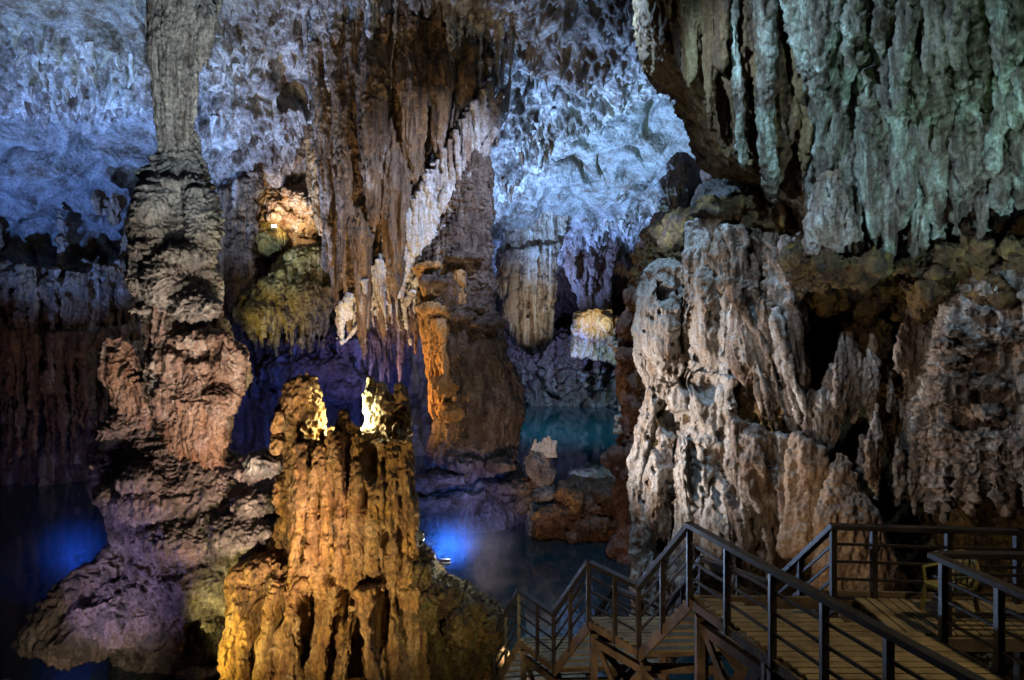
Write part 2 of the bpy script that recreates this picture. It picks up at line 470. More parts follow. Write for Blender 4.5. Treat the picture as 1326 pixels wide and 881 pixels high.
SHEET = {
 -420: [(-300, 15), (-100, 18), (40, 22), (140, 25), (240, 29), (330, 31), (420, 31), (540, 31), (740, 31)],
 -100: [(-300, 17), (-100, 21), (40, 24), (140, 28), (240, 32), (330, 34.5), (420, 35), (540, 35), (680, 35)],
 60:   [(-300, 17), (-100, 21), (20, 25), (130, 29), (230, 33), (335, 35.5), (430, 35.5), (540, 35.5), (680, 35.5)],
 200:  [(-300, 17), (-100, 21), (10, 26), (110, 30), (200, 34), (330, 37), (420, 37), (540, 37), (680, 37)],
 330:  [(-300, 17), (-100, 22), (0, 28), (80, 31), (185, 33), (260, 38.5), (400, 39), (540, 39), (680, 39)],
 450:  [(-300, 17), (-100, 23), (-10, 29), (40, 32.5), (110, 35.5), (250, 39), (400, 41), (540, 41), (660, 41)],
 560:  [(-300, 17), (-100, 23), (-20, 29), (40, 32.5), (120, 36), (250, 40), (400, 42), (540, 43), (660, 43)],
 650:  [(-300, 17), (-100, 22), (-10, 28), (90, 33), (200, 37), (270, 43), (330, 50), (420, 62), (560, 77)],
 740:  [(-300, 17), (-100, 21), (0, 26), (110, 32), (200, 37), (260, 43), (320, 52), (400, 70), (560, 78)],
 830:  [(-300, 17), (-100, 21), (0, 26), (110, 32), (190, 37), (240, 42), (300, 50), (400, 70), (560, 78)],
 920:  [(-300, 16), (-100, 19), (0, 24), (100, 29), (180, 33), (230, 37), (300, 42), (400, 50), (560, 60)],
 1050: [(-300, 14), (-100, 16), (0, 19), (100, 22), (180, 25), (240, 28), (300, 32), (400, 40), (560, 50)],
}
def build_sheet():
    xs = sorted(SHEET)
    nr, nc = 620, 900
    ctrl = np.array([[(x, y, d) for (y, d) in SHEET[x]] for x in xs], float)      # cols x rows x 3
    # resample each column along rows, then across columns with even px spacing
    colsR = np.stack([cr(c, nr) for c in ctrl])                                    # k x nr x 3
    px = np.linspace(xs[0], xs[-1], nc)
    idx = np.interp(px, xs, np.arange(len(xs)))
    e = np.concatenate([[2 * colsR[0] - colsR[1]], colsR, [2 * colsR[-1] - colsR[-2]]])
    i = np.clip(idx.astype(int), 0, len(xs) - 2)
    u = (idx - i)[:, None, None]
    p0, p1, p2, p3 = e[i], e[i + 1], e[i + 2], e[i + 3]
    S = .5 * (2 * p1 + (p2 - p0) * u + (2 * p0 - 5 * p1 + 4 * p2 - p3) * u ** 2 + (3 * p1 - p0 - 3 * p2 + p3) * u ** 3)
    S[..., 0] = px[:, None]
    PX, PY, D = S[..., 0].ravel(), S[..., 1].ravel(), S[..., 2].ravel()
    P = np.stack([(PX - CX) * D / F, D, CAM[2] - (PY - HY) * D / F], 1).astype(np.float32)
    # normals of the smooth sheet, facing the eye
    G = P.reshape(nc, nr, 3)
    Nn = np.cross(np.gradient(G, axis=0), np.gradient(G, axis=1)).reshape(-1, 3)
    Nn /= np.linalg.norm(Nn, axis=1)[:, None] + 1e-9
    flip = np.sign(np.sum(Nn * (CAM - P), 1))
    Nn *= flip[:, None]
    # regional character
    wob = 25 * fbm(P, .25, 3, .5, 2)
    y = PY + wob; x = PX + wob
    smoothL = sstep(140, 170, y) * (1 - sstep(325, 360, y)) * (1 - sstep(190, 230, x))
    lineU = np.interp(x, [600, 690, 760, 900, 1000], [300, 235, 170, 95, 60])
    lineL = np.interp(x, [600, 640, 800, 900, 1000], [350, 325, 268, 240, 220])
    smoothR = sstep(-12, 12, y - lineU) * (1 - sstep(-8, 8, y - lineL)) * sstep(610, 640, x)
    smoothT = (1 - sstep(35, 60, y)) * (1 - sstep(160, 200, x))
    lower = sstep(300, 350, y) * (1 - sstep(600, 640, x))
    far = sstep(53, 60, D)
    smooth = np.clip(smoothL + smoothR + smoothT * .8, 0, 1)
    # spikes: many hanging teeth, long in z
    c1 = np.maximum(0, pn(sc3(P, 1.9, 1.9, .30, 50)) + .05)
    c2 = np.maximum(0, pn(sc3(P, 4.2, 4.2, .6, 60)) + .05)
    pat = sstep(-.25, .3, fbm(P, .35, 3, .5, 140))
    spikes = (c1 * .75 + c2 * .55) * (.35 + .65 * pat)
    pits = sstep(.15, .45, fbm(P, .5, 3, .5, 150))
    big = fbm(P, .22, 4, .5, 70)
    lay = ridge(P + np.stack([0 * D, 0 * D, 2.2 * pn(sc3(P, .2, o=5))], 1), .35, 1.6, 80)
    fl = ridge(P, 1.1, .06, 90) - .5 + .6 * (ridge(P, 2.4, .07, 95) - .5)
    d = big * 2.0 + (1 - smooth) * (1 - lower) * (1 - far) * (spikes * 1.0 + .6 * fbm(P, 1.0, 5, .62, 33) - .9 * pits)
    d = d + smooth * (.6 * fbm(P, .4, 6, .46, 44) + .45 * (lay - .5) - .6 * sstep(.7, .95, ridge(P + 1.5 * pn(sc3(P, .5, o=7))[:, None], .28, 1, 83)))
    d = d + lower * (.5 * fl * (.3 + sstep(-.2, .3, fbm(P, .3, 2, .5, 160))) + .7 * fbm(P, .6, 5, .58, 22)) + far * (1.2 * fl + 1.0 * fbm(P, .4, 3, .5, 12))
    P = P + Nn * d[:, None].astype(np.float32)
    P[:, 2] -= ((1 - smooth) * (1 - lower) * (1 - far) * spikes * .55)
    G = P.reshape(nc, nr, 3)
    ys = S[..., 1]
    out = []
    f = grid_faces(nc, nr)
    lim = np.where(x < 620, np.where(x < 240, y - 345 - 130 * fbm(P, .3, 4, .6, 170), y - 245 - 60 * fbm(P, .3, 4, .6, 170)), (D - 55) * 6)
    wallf = lim[f].mean(1) > 0
    for nm, sel, mt in (('cave_ceiling', ~wallf, M['ceiling']), ('cave_wall', wallf, M['wall'])):
        ff = f[sel]
        used, inv = np.unique(ff, return_inverse=True)
        ob = mesh_obj(nm, P[used], inv.reshape(-1, 4), mt)
        if nm == 'cave_ceiling':
            ob.data.materials.append(M['ceiling_smooth'])
            ob.data.polygons.foreach_set('material_index', (smooth[ff].mean(1) > .5).astype(np.int32))
        out.append(ob)
    tag(out[0], 'pale rugged cave ceiling lit blue with smooth and toothed patches', 'cave ceiling', kind='structure')
    tag(out[1], 'dark fluted rear cave wall rising from the lake', 'cave wall', kind='structure')
    return out
SHEETS = build_sheet()

# ------------------------------------------------------------------ tall left column
def base_pt(px, D, z=WATER):
    return ((px - CX) * D / F, D, z)

t = empty('limestone_column', base_pt(230, 19), 'tall twisted pale limestone column on the left, standing in the water and reaching the ceiling', 'cave column')
b = Body()
b.loft([(-130, 178, 300, 19.6), (-40, 190, 286, 19.6), (0, 191, 281, 19.5), (50, 193, 272, 19.5), (80, 195, 254, 19.4), (110, 197, 246, 19.4), (150, 200, 243, 19.3), (200, 207, 242, 19.3), (250, 213, 240, 19.2)], k=.8)
b.loft([(118, 236, 244, 19.1), (145, 232, 249, 19.1), (180, 226, 250, 19.1), (230, 215, 255, 19.1)], k=.7)
b.drips([(192, -40, 18.9), (235, -40, 18.6), (284, -40, 19.1)], [(210, 215, 18.9), (228, 245, 18.8), (275, 85, 19)], 16, (5, 9), jit=.3)
b.tube([(262, -20, 18.9, 14), (268, 30, 18.8, 12), (262, 75, 18.9, 4)])
b.finish('shaft', .035, d_flute(.09, 3.2, .05, .05), M['column_shaft'], t)
b = Body()
b.loft([(170, 222, 252, 19.2), (195, 210, 256, 19.2), (218, 196, 262, 19.1), (250, 180, 276, 19), (300, 169, 281, 19), (345, 173, 275, 19), (385, 181, 282, 18.9), (420, 190, 280, 18.9), (460, 205, 275, 18.9)], k=.75)
for p in [(262, 290, 18.3, 18, 50, .6), (205, 270, 18.4, 24, 35, .7), (255, 400, 18.1, 30, 20, .6), (215, 360, 18.2, 24, 36, .6), (240, 330, 18.1, 30, 14, .5)]:
    b.blob(*p)
for k in range(22):
    x = RNG.uniform(182, 270); y = RNG.uniform(235, 410)
    b.blob(x, y, RNG.uniform(18.1, 18.5), RNG.uniform(10, 24), RNG.uniform(5, 10), RNG.uniform(.25, .45))
b.drips([(240, 240, 18.3), (276, 250, 18.5)], [(250, 330, 18.2), (278, 340, 18.4)], 8, (4, 7), jit=.4)
b.finish('body', .038, d_scale(.13, 3.0, .12, .07, .07), M['column'], t)
b = Body()
b.loft([(395, 190, 280, 18.8), (425, 189, 297, 18.8), (455, 193, 310, 18.8), (480, 196, 318, 18.8), (500, 198, 314, 18.7), (530, 204, 303, 18.6), (565, 211, 293, 18.5), (605, 222, 286, 18.4), (640, 240, 282, 18.3)], k=.7)
for p in [(225, 470, 18.1, 26, 16, .5), (295, 470, 18.1, 20, 24, .6), (260, 440, 17.9, 34, 12, .5), (215, 520, 18.0, 12, 24, .4), (288, 520, 18.0, 18, 22, .5)]:
    b.blob(*p)
b.drips([(202, 490, 18.1), (255, 470, 17.8), (312, 485, 18.2)], [(222, 600, 18.2), (255, 640, 18.0), (292, 570, 18.3)], 26, (4, 8), jit=.5, taper=.3)
b.finish('body', .034, d_scale(.10, 3.0, .12, .06, .14), M['column_warm_lit'], t, 'pink-lit swelling lower body hung with drips')
b = Body()
b.drips([(210, 510, 18.1), (255, 520, 17.8), (300, 510, 18.2)], [(225, 630, 18.2), (262, 672, 17.9), (285, 610, 18.2)], 20, (6, 10), jit=.3)
b.loft([(500, 215, 300, 18.4), (560, 215, 292, 18.3), (610, 228, 288, 18.2), (660, 250, 279, 18.1)], k=.5)
b.drips([(262, 640, 17.7), (278, 640, 17.7)], [(258, 664, 17.7), (276, 664, 17.7)], 4, (5, 8))
b.finish('drip_skirt', .03, d_flute(.09, 4.0, .12, .05, .03), M['column_pink_lit'], t, 'pink-lit tan skirt of hanging drips')
b = Body()
b.loft([(437, 138, 158, 18.6), (450, 132, 168, 18.6), (480, 136, 184, 18.6), (510, 146, 190, 18.6), (545, 155, 200, 18.6), (580, 165, 210, 18.6)], k=.7)
b.drips([(140, 450, 18.3), (185, 500, 18.2)], [(160, 560, 18.3), (196, 560, 18.3)], 7, (5, 9))
b.finish('spur', .035, d_scale(.12, 2.6, .1, .04), M['column_pink_lit'], t)
b = Body()
b.loft([(540, 140, 215, 18.8), (560, 132, 240, 18.7), (595, 122, 305, 18.6), (625, 126, 342, 18.5), (660, 134, 366, 18.4), (700, 152, 362, 18.4), (750, 165, 352, 18.3), (790, 160, 345, 18.2), (830, 150, 350, 18.2), (880, 150, 360, 18.2)], k=.55)
for p in [(150, 560, 18.3, 20, 22, .7), (140, 600, 18.2, 16, 50, .6), (330, 650, 18, 36, 22, 1), (240, 700, 17.2, 60, 30, .8), (310, 700, 17.3, 40, 36, .9), (200, 650, 17.3, 50, 26, .7), (260, 760, 17.2, 70, 40, .8)]:
    b.blob(*p)
b.tube([(165, 735, 18.2, 34), (110, 770, 17.6, 34), (60, 815, 17.2, 26), (28, 845, 17.0, 14)])
b.tube([(250, 790, 17.6, 50), (180, 790, 17.3, 46), (110, 815, 17.0, 36), (80, 850, 16.9, 26)])
b.tube([(130, 575, 18.2, 14), (136, 640, 18.1, 12), (140, 680, 18.1, 5)])
for k in range(16):
    x = RNG.uniform(140, 350); y = RNG.uniform(590, 800)
    b.blob(x, y, RNG.uniform(16.9, 17.7), RNG.uniform(12, 34), RNG.uniform(6, 16), RNG.uniform(.3, .6))
b.finish('base', .045, d_scale(.08, 4.4, .16, .07, .06), M['column_base'], t, 'purplish grey broad column foot')

# ------------------------------------------------------------------ golden stalagmite
DY = 17.0
t = empty('stalagmite', base_pt(440, DY + .4), 'large golden crown-topped stalagmite in the foreground lit amber', 'stalagmite')
b = Body()
b.loft([(562, 385, 510, DY + .5), (580, 372, 527, DY + .5), (620, 368, 531, DY + .5), (680, 376, 533, DY + .4), (740, 380, 538, DY + .3), (800, 384, 543, DY + .3), (850, 380, 545, DY + .3), (900, 370, 550, DY + .3)], k=.75)
for x in (392, 415, 437, 462, 486, 508, 524):
    y0 = {392: 575, 415: 575, 437: 560, 462: 566, 486: 575, 508: 570, 524: 570}[x]
    dd = DY - .75 - .35 * math.sin((x - 380) / 160 * math.pi)
    b.tube([(x, y0, dd + .25, 9), (x + RNG.uniform(-3, 3), y0 + 40, dd + .1, 12), (x + RNG.uniform(-4, 4), 670, dd, 13), (x + RNG.uniform(-5, 5), 730, dd - .05, 14), (x + RNG.uniform(-4, 4), 770, dd + .05, 10)], seg=10)
for x, y0, w_ in ((424, 572, 8), (433, 560, 6), (440, 566, 7), (456, 552, 7), (476, 563, 8), (490, 570, 7), (500, 556, 8), (512, 548, 8), (418, 556, 6)):
    b.tube([(x, y0, DY + RNG.uniform(-.5, .1), w_ * .35), (x + RNG.uniform(-2, 2), y0 + 14, DY - .2, w_ * .8), (x, y0 + 45, DY - .25, w_ * 1.2), (x, y0 + 90, DY - .3, w_)])
b.blob(432, 580, DY + .3, 14, 12, .5); b.blob(488, 572, DY + .3, 18, 12, .5)
# grotto ribs at the foot
dd = DY - 1.5
b.tube([(400, 890, dd + .1, 14), (416, 830, dd + .2, 9), (430, 785, dd + .35, 7), (452, 752, dd + .5, 8), (480, 758, dd + .5, 7), (500, 782, dd + .3, 7), (511, 830, dd + .1, 9), (520, 890, dd, 14)], seg=10)
b.tube([(440, 890, dd - .1, 12), (445, 840, dd - .1, 8), (448, 800, dd, 7), (455, 785, dd + .1, 6)])
b.tube([(478, 760, dd, 16), (484, 820, dd - .1, 12), (490, 890, dd - .2, 12)])
b.tube([(530, 760, DY - .9, 14), (534, 820, DY - 1.0, 14), (536, 890, DY - 1.1, 16)])
b.tube([(392, 730, DY - .9, 12), (378, 800, DY - 1.3, 12), (362, 890, DY - 1.5, 18)])
for k in range(10):
    x = RNG.uniform(385, 525); y = RNG.uniform(600, 770)
    b.blob(x, y, DY - .95 + RNG.uniform(-.15, .1), RNG.uniform(6, 16), RNG.uniform(8, 22), RNG.uniform(.15, .3))
b.finish('trunk', .03, d_flute(.15, 1.7, .07, .08, .04, .015), M['gold'], t, dents=[(446, 800, DY - 1.2, 9, 34, .9), (497, 800, DY - 1.2, 8, 36, .9), (392, 800, DY - 1.1, 8, 34, .6), (415, 640, DY - .8, 4, 24, .3), (476, 640, DY - .9, 4, 18, .3), (455, 700, DY - .9, 3, 14, .25), (505, 690, DY - .7, 5, 12, .3), (400, 700, DY - .6, 4, 18, .3), (488, 590, DY - .6, 14, 26, .5), (430, 745, DY - 1, 9, 7, .3)])
b = Body()
b.loft([(672, 362, 384, DY + .1), (705, 344, 385, DY), (735, 316, 385, DY - .2), (780, 294, 385, DY - .4), (830, 288, 400, DY - .5), (900, 284, 410, DY - .5)], k=.6)
for x0, x1, w in ((312, 296, 12), (330, 312, 10), (352, 344, 13), (372, 372, 12)):
    b.tube([(x0 + 6, 735, DY - .6, w * .8), (x0, 780, DY - 1.2, w), (x1 + 3, 830, DY - 1.5, w), (x1, 895, DY - 1.7, w + 3)])
b.blob(340, 735, DY - .5, 22, 18, .6); b.blob(310, 760, DY - .8, 16, 26, .4)
b.finish('buttress', .032, d_flute(.09, 2.2, .12, .09, .04, .02), M['gold'], t, dents=[(332, 800, DY - 1.4, 8, 26, .7), (362, 800, DY - 1.4, 7, 30, .7), (345, 760, DY - 1, 5, 12, .4)])
b = Body()
b.loft([(488, 384, 404, DY + .4), (497, 371, 412, DY + .4), (530, 362, 416, DY + .4), (575, 360, 420, DY + .4), (640, 366, 424, DY + .3), (700, 376, 424, DY + .2)], k=.8)
for p in [(364, 545, DY + .1, 10, 14, .3), (362, 575, DY, 10, 12, .3), (368, 640, DY, 12, 26, .3), (388, 492, DY + .2, 4, 9, .1), (398, 491, DY + .3, 3, 8, .1), (406, 494, DY + .4, 4, 9, .1)]:
    b.blob(*p)
b.finish('pinnacle', .03, d_flute(.04, 2.6, .3, .06, .06, .09), M['gold'], t, 'thick knobbly left pinnacle with a lit inner edge')
b = Body()
b.tube([(486, 565, DY + .9, 16), (487, 540, DY + .9, 15), (484, 520, DY + .9, 13), (482, 505, DY + .9, 9), (480, 489, DY + .9, 3)])
b.tube([(492, 545, DY + .8, 12), (494, 515, DY + .8, 9), (493, 497, DY + .8, 3)])
b.blob(478, 562, DY + .6, 14, 9, .4); b.blob(492, 560, DY + .5, 12, 10, .4)
b.finish('pinnacle', .026, d_flute(.04, 3.5, .2, .05, .03, .05), M['crown'], t, 'brilliantly lit white pinnacle on the crown')
b = Body()
b.tube([(519, 640, DY + .3, 14), (520, 580, DY + .3, 12), (520, 540, DY + .3, 11), (520, 512, DY + .3, 9), (518, 497, DY + .3, 4)])
b.tube([(506, 600, DY + .2, 12), (505, 560, DY + .2, 10), (503, 528, DY + .2, 8), (499, 508, DY + .3, 4)])
b.finish('pinnacle', .026, d_flute(.05, 3, .3, .1, .05, .1), M['gold'], t, 'slim right-hand pinnacle of the crown')
b = Body()
b.tube([(447, 620, DY - .6, 16), (446, 580, DY - .55, 12), (445, 550, DY - .5, 8), (445, 533, DY - .5, 4)])
b.finish('pinnacle', .026, d_flute(.05, 3, .3, .08, .05), M['gold'], t, 'low dark pinnacle in the crown gap')
b = Body()
b.tube([(468, 620, DY - .5, 17), (466, 580, DY - .4, 11), (464, 552, DY - .4, 4)])
b.finish('pinnacle', .026, d_flute(.05, 3, .3, .08, .05), M['gold'], t, 'short blunt pinnacle in the crown gap')

# mossy rock to its right
b = Body()
b.loft([(690, 530, 544, DY + .6), (715, 520, 556, DY + .4), (740, 515, 576, DY + .2), (765, 515, 606, DY + .1), (785, 512, 640, DY), (840, 510, 652, DY), (890, 505, 655, DY)], k=.45)
for p in [(543, 740, DY - .6, 14, 30, .5), (578, 772, DY - .7, 18, 20, .5), (618, 797, DY - .6, 20, 14, .5), (555, 790, DY - .9, 20, 34, .4), (600, 810, DY - .9, 24, 30, .5), (635, 815, DY - .7, 16, 30, .5)]:
    b.blob(*p)
b.drips([(540, 745, DY - .8), (645, 790, DY - .6)], [(545, 850, DY - .9), (648, 855, DY - .7)], 14, (5, 10), jit=.3)
for k in range(30):
    x = RNG.uniform(530, 645); y = np.interp(x, [530, 560, 600, 650], [700, 742, 772, 796]) + RNG.uniform(-2, 60)
    b.blob(x, y, DY - .7 + RNG.uniform(-.2, .2), RNG.uniform(6, 14), RNG.uniform(5, 14), .25)
o = b.finish('rock', .035, d_rock(.22, 1.6, .08), M['mossy'], loc=base_pt(590, DY))
tag(o, 'low mossy brown rock at the right foot of the golden stalagmite, carrying a lamp', 'rock')

# ------------------------------------------------------------------ centre column
DC = 30.0
t = empty('limestone_column', base_pt(608, DC), 'massive brown limestone column in the centre rising from the lake behind the golden stalagmite', 'cave column')
b = Body()
b.loft([(176, 602, 624, DC + .4), (196, 592, 632, DC + .1), (230, 581, 636, DC), (290, 566, 636, DC), (345, 543, 636, DC), (400, 548, 642, DC), (450, 560, 657, DC), (500, 566, 672, DC), (540, 562, 675, DC), (580, 555, 668, DC), (610, 549, 667, DC), (640, 545, 670, DC)], k=.85)
for k in range(8):
    y = RNG.uniform(330, 590); c = np.interp(y, [200, 345, 500, 600], [612, 592, 618, 610])
    b.blob(c + RNG.uniform(-36, 36), y, DC - 1.25 + RNG.uniform(-.2, .2), RNG.uniform(14, 34), RNG.uniform(4, 10), RNG.uniform(.3, .5))
b.finish('shaft', .06, d_scale(.09, 3.2, .16, .07, .08), M['mid'], t)
b = Body()
b.drips([(540, 345, DC - .6), (560, 340, DC - 1), (600, 350, DC - 1.4)], [(556, 420, DC - .5), (575, 470, DC - .8), (598, 410, DC - 1.3)], 12, (4, 7), jit=.3)
b.drips([(546, 400, DC - .5), (580, 420, DC - 1.3)], [(562, 560, DC - .4), (576, 520, DC - 1.2)], 9, (4, 8), jit=.25)
b.blob(560, 345, DC - .9, 22, 7, .7); b.blob(562, 398, DC - .9, 22, 8, .7); b.blob(575, 500, DC - 1.2, 20, 14, .5); b.blob(585, 535, DC - 1.3, 20, 12, .5)
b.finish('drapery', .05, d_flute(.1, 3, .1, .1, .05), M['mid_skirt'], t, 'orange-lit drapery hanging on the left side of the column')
b = Body()
b.loft([(580, 560, 660, DC), (600, 550, 667, DC), (620, 542, 673, DC), (640, 534, 681, DC), (660, 529, 688, DC), (700, 525, 694, DC)], k=.8)
for k in range(20):
    b.blob(RNG.uniform(545, 675), RNG.uniform(600, 665), DC - 1.9 + RNG.uniform(-.3, .3), RNG.uniform(14, 36), RNG.uniform(5, 10), .5)
b.finish('base', .06, d_scale(.10, 2.8, .22, .08, .06), M['mid'], t)

# ------------------------------------------------------------------ mound and small stalagmite
DM = 28.0
b = Body()
b.loft([(624, 740, 800, DM + .4), (634, 714, 826, DM + .2), (652, 698, 832, DM), (680, 688, 834, DM), (730, 684, 838, DM)], k=.5)
for k in range(36):
    x = RNG.uniform(700, 830); y = RNG.uniform(636, 690)
    b.blob(x, y, DM - 1.1 + RNG.uniform(-.3, .5), RNG.uniform(8, 20), RNG.uniform(6, 14), .5)
o = b.finish('rock', .06, d_rock(.35, 1.3, .10), rock_mat('mound rock', [DARK, BROWN, (.2, .12, .08), (.3, .2, .14)], 1.0, .7, second=(DARK, OCH), patch=.5, seed=31), loc=base_pt(765, DM))
tag(o, 'rounded dark brown boulder mound in the lake behind the stairs', 'rock')
t = empty('stalagmite', base_pt(702, DM), 'short dark stalagmite with a pale broken top beside the boulder mound', 'stalagmite')
b = Body()
b.loft([(582, 691, 711, DM), (596, 684, 713, DM), (615, 684, 718, DM), (630, 692, 716, DM), (650, 685, 735, DM), (690, 680, 740, DM)], k=.9)
b.blob(690, 602, DM - .4, 10, 16, .4); b.blob(705, 640, DM - .4, 16, 8, .5)
b.finish('stem', .045, d_scale(.10, 3, .12, .05), M['column_base'], t)
b = Body()
for x in (692, 698, 704, 710, 716):
    b.tube([(x + RNG.uniform(-1, 1), 592, DM - .2, 4.5), (x, 578, DM - .2, 3.2), (x + 2, 566 + RNG.uniform(0, 8), DM - .2, 1.6)])
b.tube([(716, 588, DM - .3, 3), (718, 572, DM - .3, 2.5)]); b.blob(703, 586, DM, 9, 6, .3)
b.finish('cap', .03, d_flute(.05, 4, .2, .04, .03), M['white'], t, 'pale ragged top')

# ------------------------------------------------------------------ hanging brown curtain in the middle
DK = 31.5
t = empty('hanging_drapery', tuple(at(520, 40, DK)), 'great brown curtain of dripstone hanging from the ceiling behind the centre column', 'dripstone curtain')
b = Body()
b.slab([[(390, -30, DK + 2), (480, -40, DK + 2), (560, -40, DK + 2), (650, -30, DK + 2)],
        [(402, 40, DK), (480, 30, DK - .6), (560, 30, DK - .6), (638, 50, DK)],
        [(415, 150, DK), (480, 130, DK - 1.2), (550, 120, DK - 1), (612, 130, DK + .5)],
        [(420, 280, DK + .5), (470, 270, DK - .6), (530, 250, DK), (572, 210, DK + 1)],
        [(432, 400, DK + 1), (470, 420, DK + .4), (505, 400, DK + .6), (535, 330, DK + 1.5)]], 2.5)
for (x, y0, y1, w_, dd) in [(424, 60, 310, 14, -1.3), (452, 50, 430, 17, -1.9), (484, 40, 300, 20, -2.5), (512, 150, 390, 18, -2.3), (536, 40, 240, 20, -2.4), (570, 50, 215, 17, -2.1), (604, 60, 170, 15, -1.4), (470, 230, 450, 14, -2.1), (498, 300, 440, 12, -1.9)]:
    h_ = y1 - y0
    b.loft([(y0, x - w_ * .8, x + w_ * .8, DK + dd + .6), (y0 + h_ * .3, x - w_, x + w_, DK + dd), (y0 + h_ * .65, x - w_ * .8, x + w_ * .75, DK + dd), (y0 + h_ * .9, x - w_ * .4, x + w_ * .4, DK + dd + .1), (y1, x - w_ * .1, x + w_ * .1, DK + dd + .2)], k=.8, seg=20, lump=.1)
b.drips([(405, 50, DK), (480, 20, DK - 1.2), (560, 25, DK - 1.2), (645, 70, DK)], [(415, 300, DK), (470, 440, DK - .8), (520, 380, DK - .8), (610, 150, DK)], 50, (5, 11), D=1.4, jit=.5)
b.drips([(410, 180, DK - .4), (470, 180, DK - 1.4), (540, 200, DK - 1.2), (560, 280, DK - 1)], [(420, 370, DK), (470, 470, DK - .8), (520, 440, DK - .8), (555, 440, DK - .8)], 34, (5, 12), D=1.2, jit=.45)
b.drips([(470, 380, DK), (510, 390, DK + .2), (562, 350, DK)], [(470, 500, DK), (510, 510, DK + .2), (560, 480, DK)], 22, (4, 8), D=1.5, jit=.6, taper=.15)
b.drips([(405, 60, DK - 1), (480, 25, DK - 2), (560, 30, DK - 2), (640, 80, DK - .6)], [(412, 280, DK - .8), (470, 400, DK - 1.6), (530, 320, DK - 1.4), (618, 150, DK - .4)], 60, (4, 8), D=.8, jit=.75, taper=.25)
b.finish('curtain', .055, d_flute(.14, 2.2, .05, .07, .03), M['curtain'], t)
b = Body()
diag = [(640, 120, DK - 1.5), (600, 175, DK - 1.9), (560, 240, DK - 2.1), (520, 310, DK - 2.1), (485, 365, DK - 1.9), (440, 415, DK - 1.6)]
for k in range(12):
    o1, o2 = RNG.uniform(-10, 34), RNG.uniform(-16, 16)
    s_, e2 = RNG.uniform(0, .5), RNG.uniform(.6, 1)
    c = cr(np.array(diag), 60)[int(s_ * 59):int(e2 * 59)]
    if len(c) < 12: continue
    c = np.hstack([c, np.full((len(c), 1), RNG.uniform(2.5, 5))])
    c[:, 0] += o1; c[:, 1] += o2 + np.linspace(0, RNG.uniform(0, 40), len(c))
    c[-1, 3] *= .3
    b.tube([tuple(q) for q in c[::4]])
b.drips([(p[0] - 6, p[1] - 14, p[2] - .1) for p in diag], [(640, 200, DK - 1.3), (606, 290, DK - 1.6), (575, 400, DK - 1.7), (535, 430, DK - 1.7), (490, 445, DK - 1.6), (432, 455, DK - 1.4)], 80, (3, 6), D=.8, jit=.7, taper=.12, wav=.15)
b.drips([(p[0] + 14, p[1] - 6, p[2] + .3) for p in diag[:5]], [(650, 180, DK - .9), (620, 270, DK - 1.2), (585, 330, DK - 1.3), (560, 440, DK - 1.3), (520, 450, DK - 1.2)], 34, (3, 6), D=.6, jit=.6, taper=.25)
b.drips([(395, 0, DK - .8), (480, -10, DK - 2), (560, -10, DK - 2), (665, 20, DK - .4)], [(400, 150, DK - .6), (470, 120, DK - 1.8), (560, 130, DK - 1.7), (660, 170, DK - .3)], 70, (3, 8), D=1.2, jit=.8, taper=.25)
b.drips([(430, 60, DK - 1), (436, 60, DK - 1.2)], [(428, 150, DK - 1), (432, 170, DK - 1.2)], 4, (5, 8))
b.finish('ridge', .055, d_flute(.08, 2.6, .1, .08, .04), M['curtain_white'], t, 'pale diagonal ridge and top fringe of drips across the curtain')
b = Body()
b.tube([(412, 190, DK - .8, 8), (411, 240, DK - .8, 6.5), (413, 280, DK - .8, 6), (416, 305, DK - .8, 2)])
b.tube([(428, 120, DK - 1.2, 8), (429, 170, DK - 1.2, 6), (431, 195, DK - 1.2, 2)])
b.drips([(398, 180, DK), (425, 180, DK - .6)], [(400, 260, DK), (428, 320, DK - .6)], 6, (4, 7))
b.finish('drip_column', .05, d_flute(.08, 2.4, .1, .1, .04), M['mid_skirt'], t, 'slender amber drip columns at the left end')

# dark rock ribs left of the alcove
b = Body()
b.loft([(170, 285, 345, 36), (230, 282, 332, 35.6), (300, 285, 325, 35.4), (350, 285, 330, 35.3), (400, 292, 322, 35.5), (440, 300, 318, 35.8)], k=.7)
b.drips([(285, 250, 34.6), (335, 220, 35)], [(288, 420, 34.8), (330, 400, 35.2)], 12, (5, 10), D=.6, jit=.4)
b.drips([(330, 190, 36.5), (420, 150, 36)], [(335, 260, 36.8), (400, 240, 36.3)], 14, (5, 9), D=.6, jit=.6)
o = b.finish('hanging_drapery', .07, d_flute(.18, 1.8, .08, .25, .06), M['curtain'], loc=tuple(at(310, 200, 35.5)))
tag(o, 'narrow dusky dripstone drapery hanging between the tall left column and the lit alcove', 'dripstone curtain')

b = Body()
b.drips([(-60, 330, 33.5), (40, 345, 33.5), (120, 350, 34), (190, 330, 34.6)], [(-60, 560, 33.8), (40, 590, 33.8), (120, 600, 34), (190, 560, 34.6)], 46, (4, 9), D=1.6, jit=.7, taper=.25)
b.drips([(-60, 420, 33.2), (60, 430, 33.2), (190, 420, 34.2)], [(-60, 600, 33.6), (60, 615, 33.6), (190, 600, 34.3)], 46, (3, 7), D=1.4, jit=.6, taper=.2)
b.slab([[(-80, 345, 34.6), (60, 355, 34.6), (195, 345, 35.4)], [(-80, 480, 35), (60, 500, 35), (195, 480, 35.6)]], 1.5, 16, 30)
for p in [(70, 375, 33.6, 26, 18, .8), (150, 270, 33.4, 9, 20, .5), (130, 262, 33.2, 8, 16, .5), (20, 360, 33.4, 22, 14, .8), (170, 380, 34, 14, 22, .8), (66, 495, 33, 12, 16, .6)]:
    b.blob(*p)
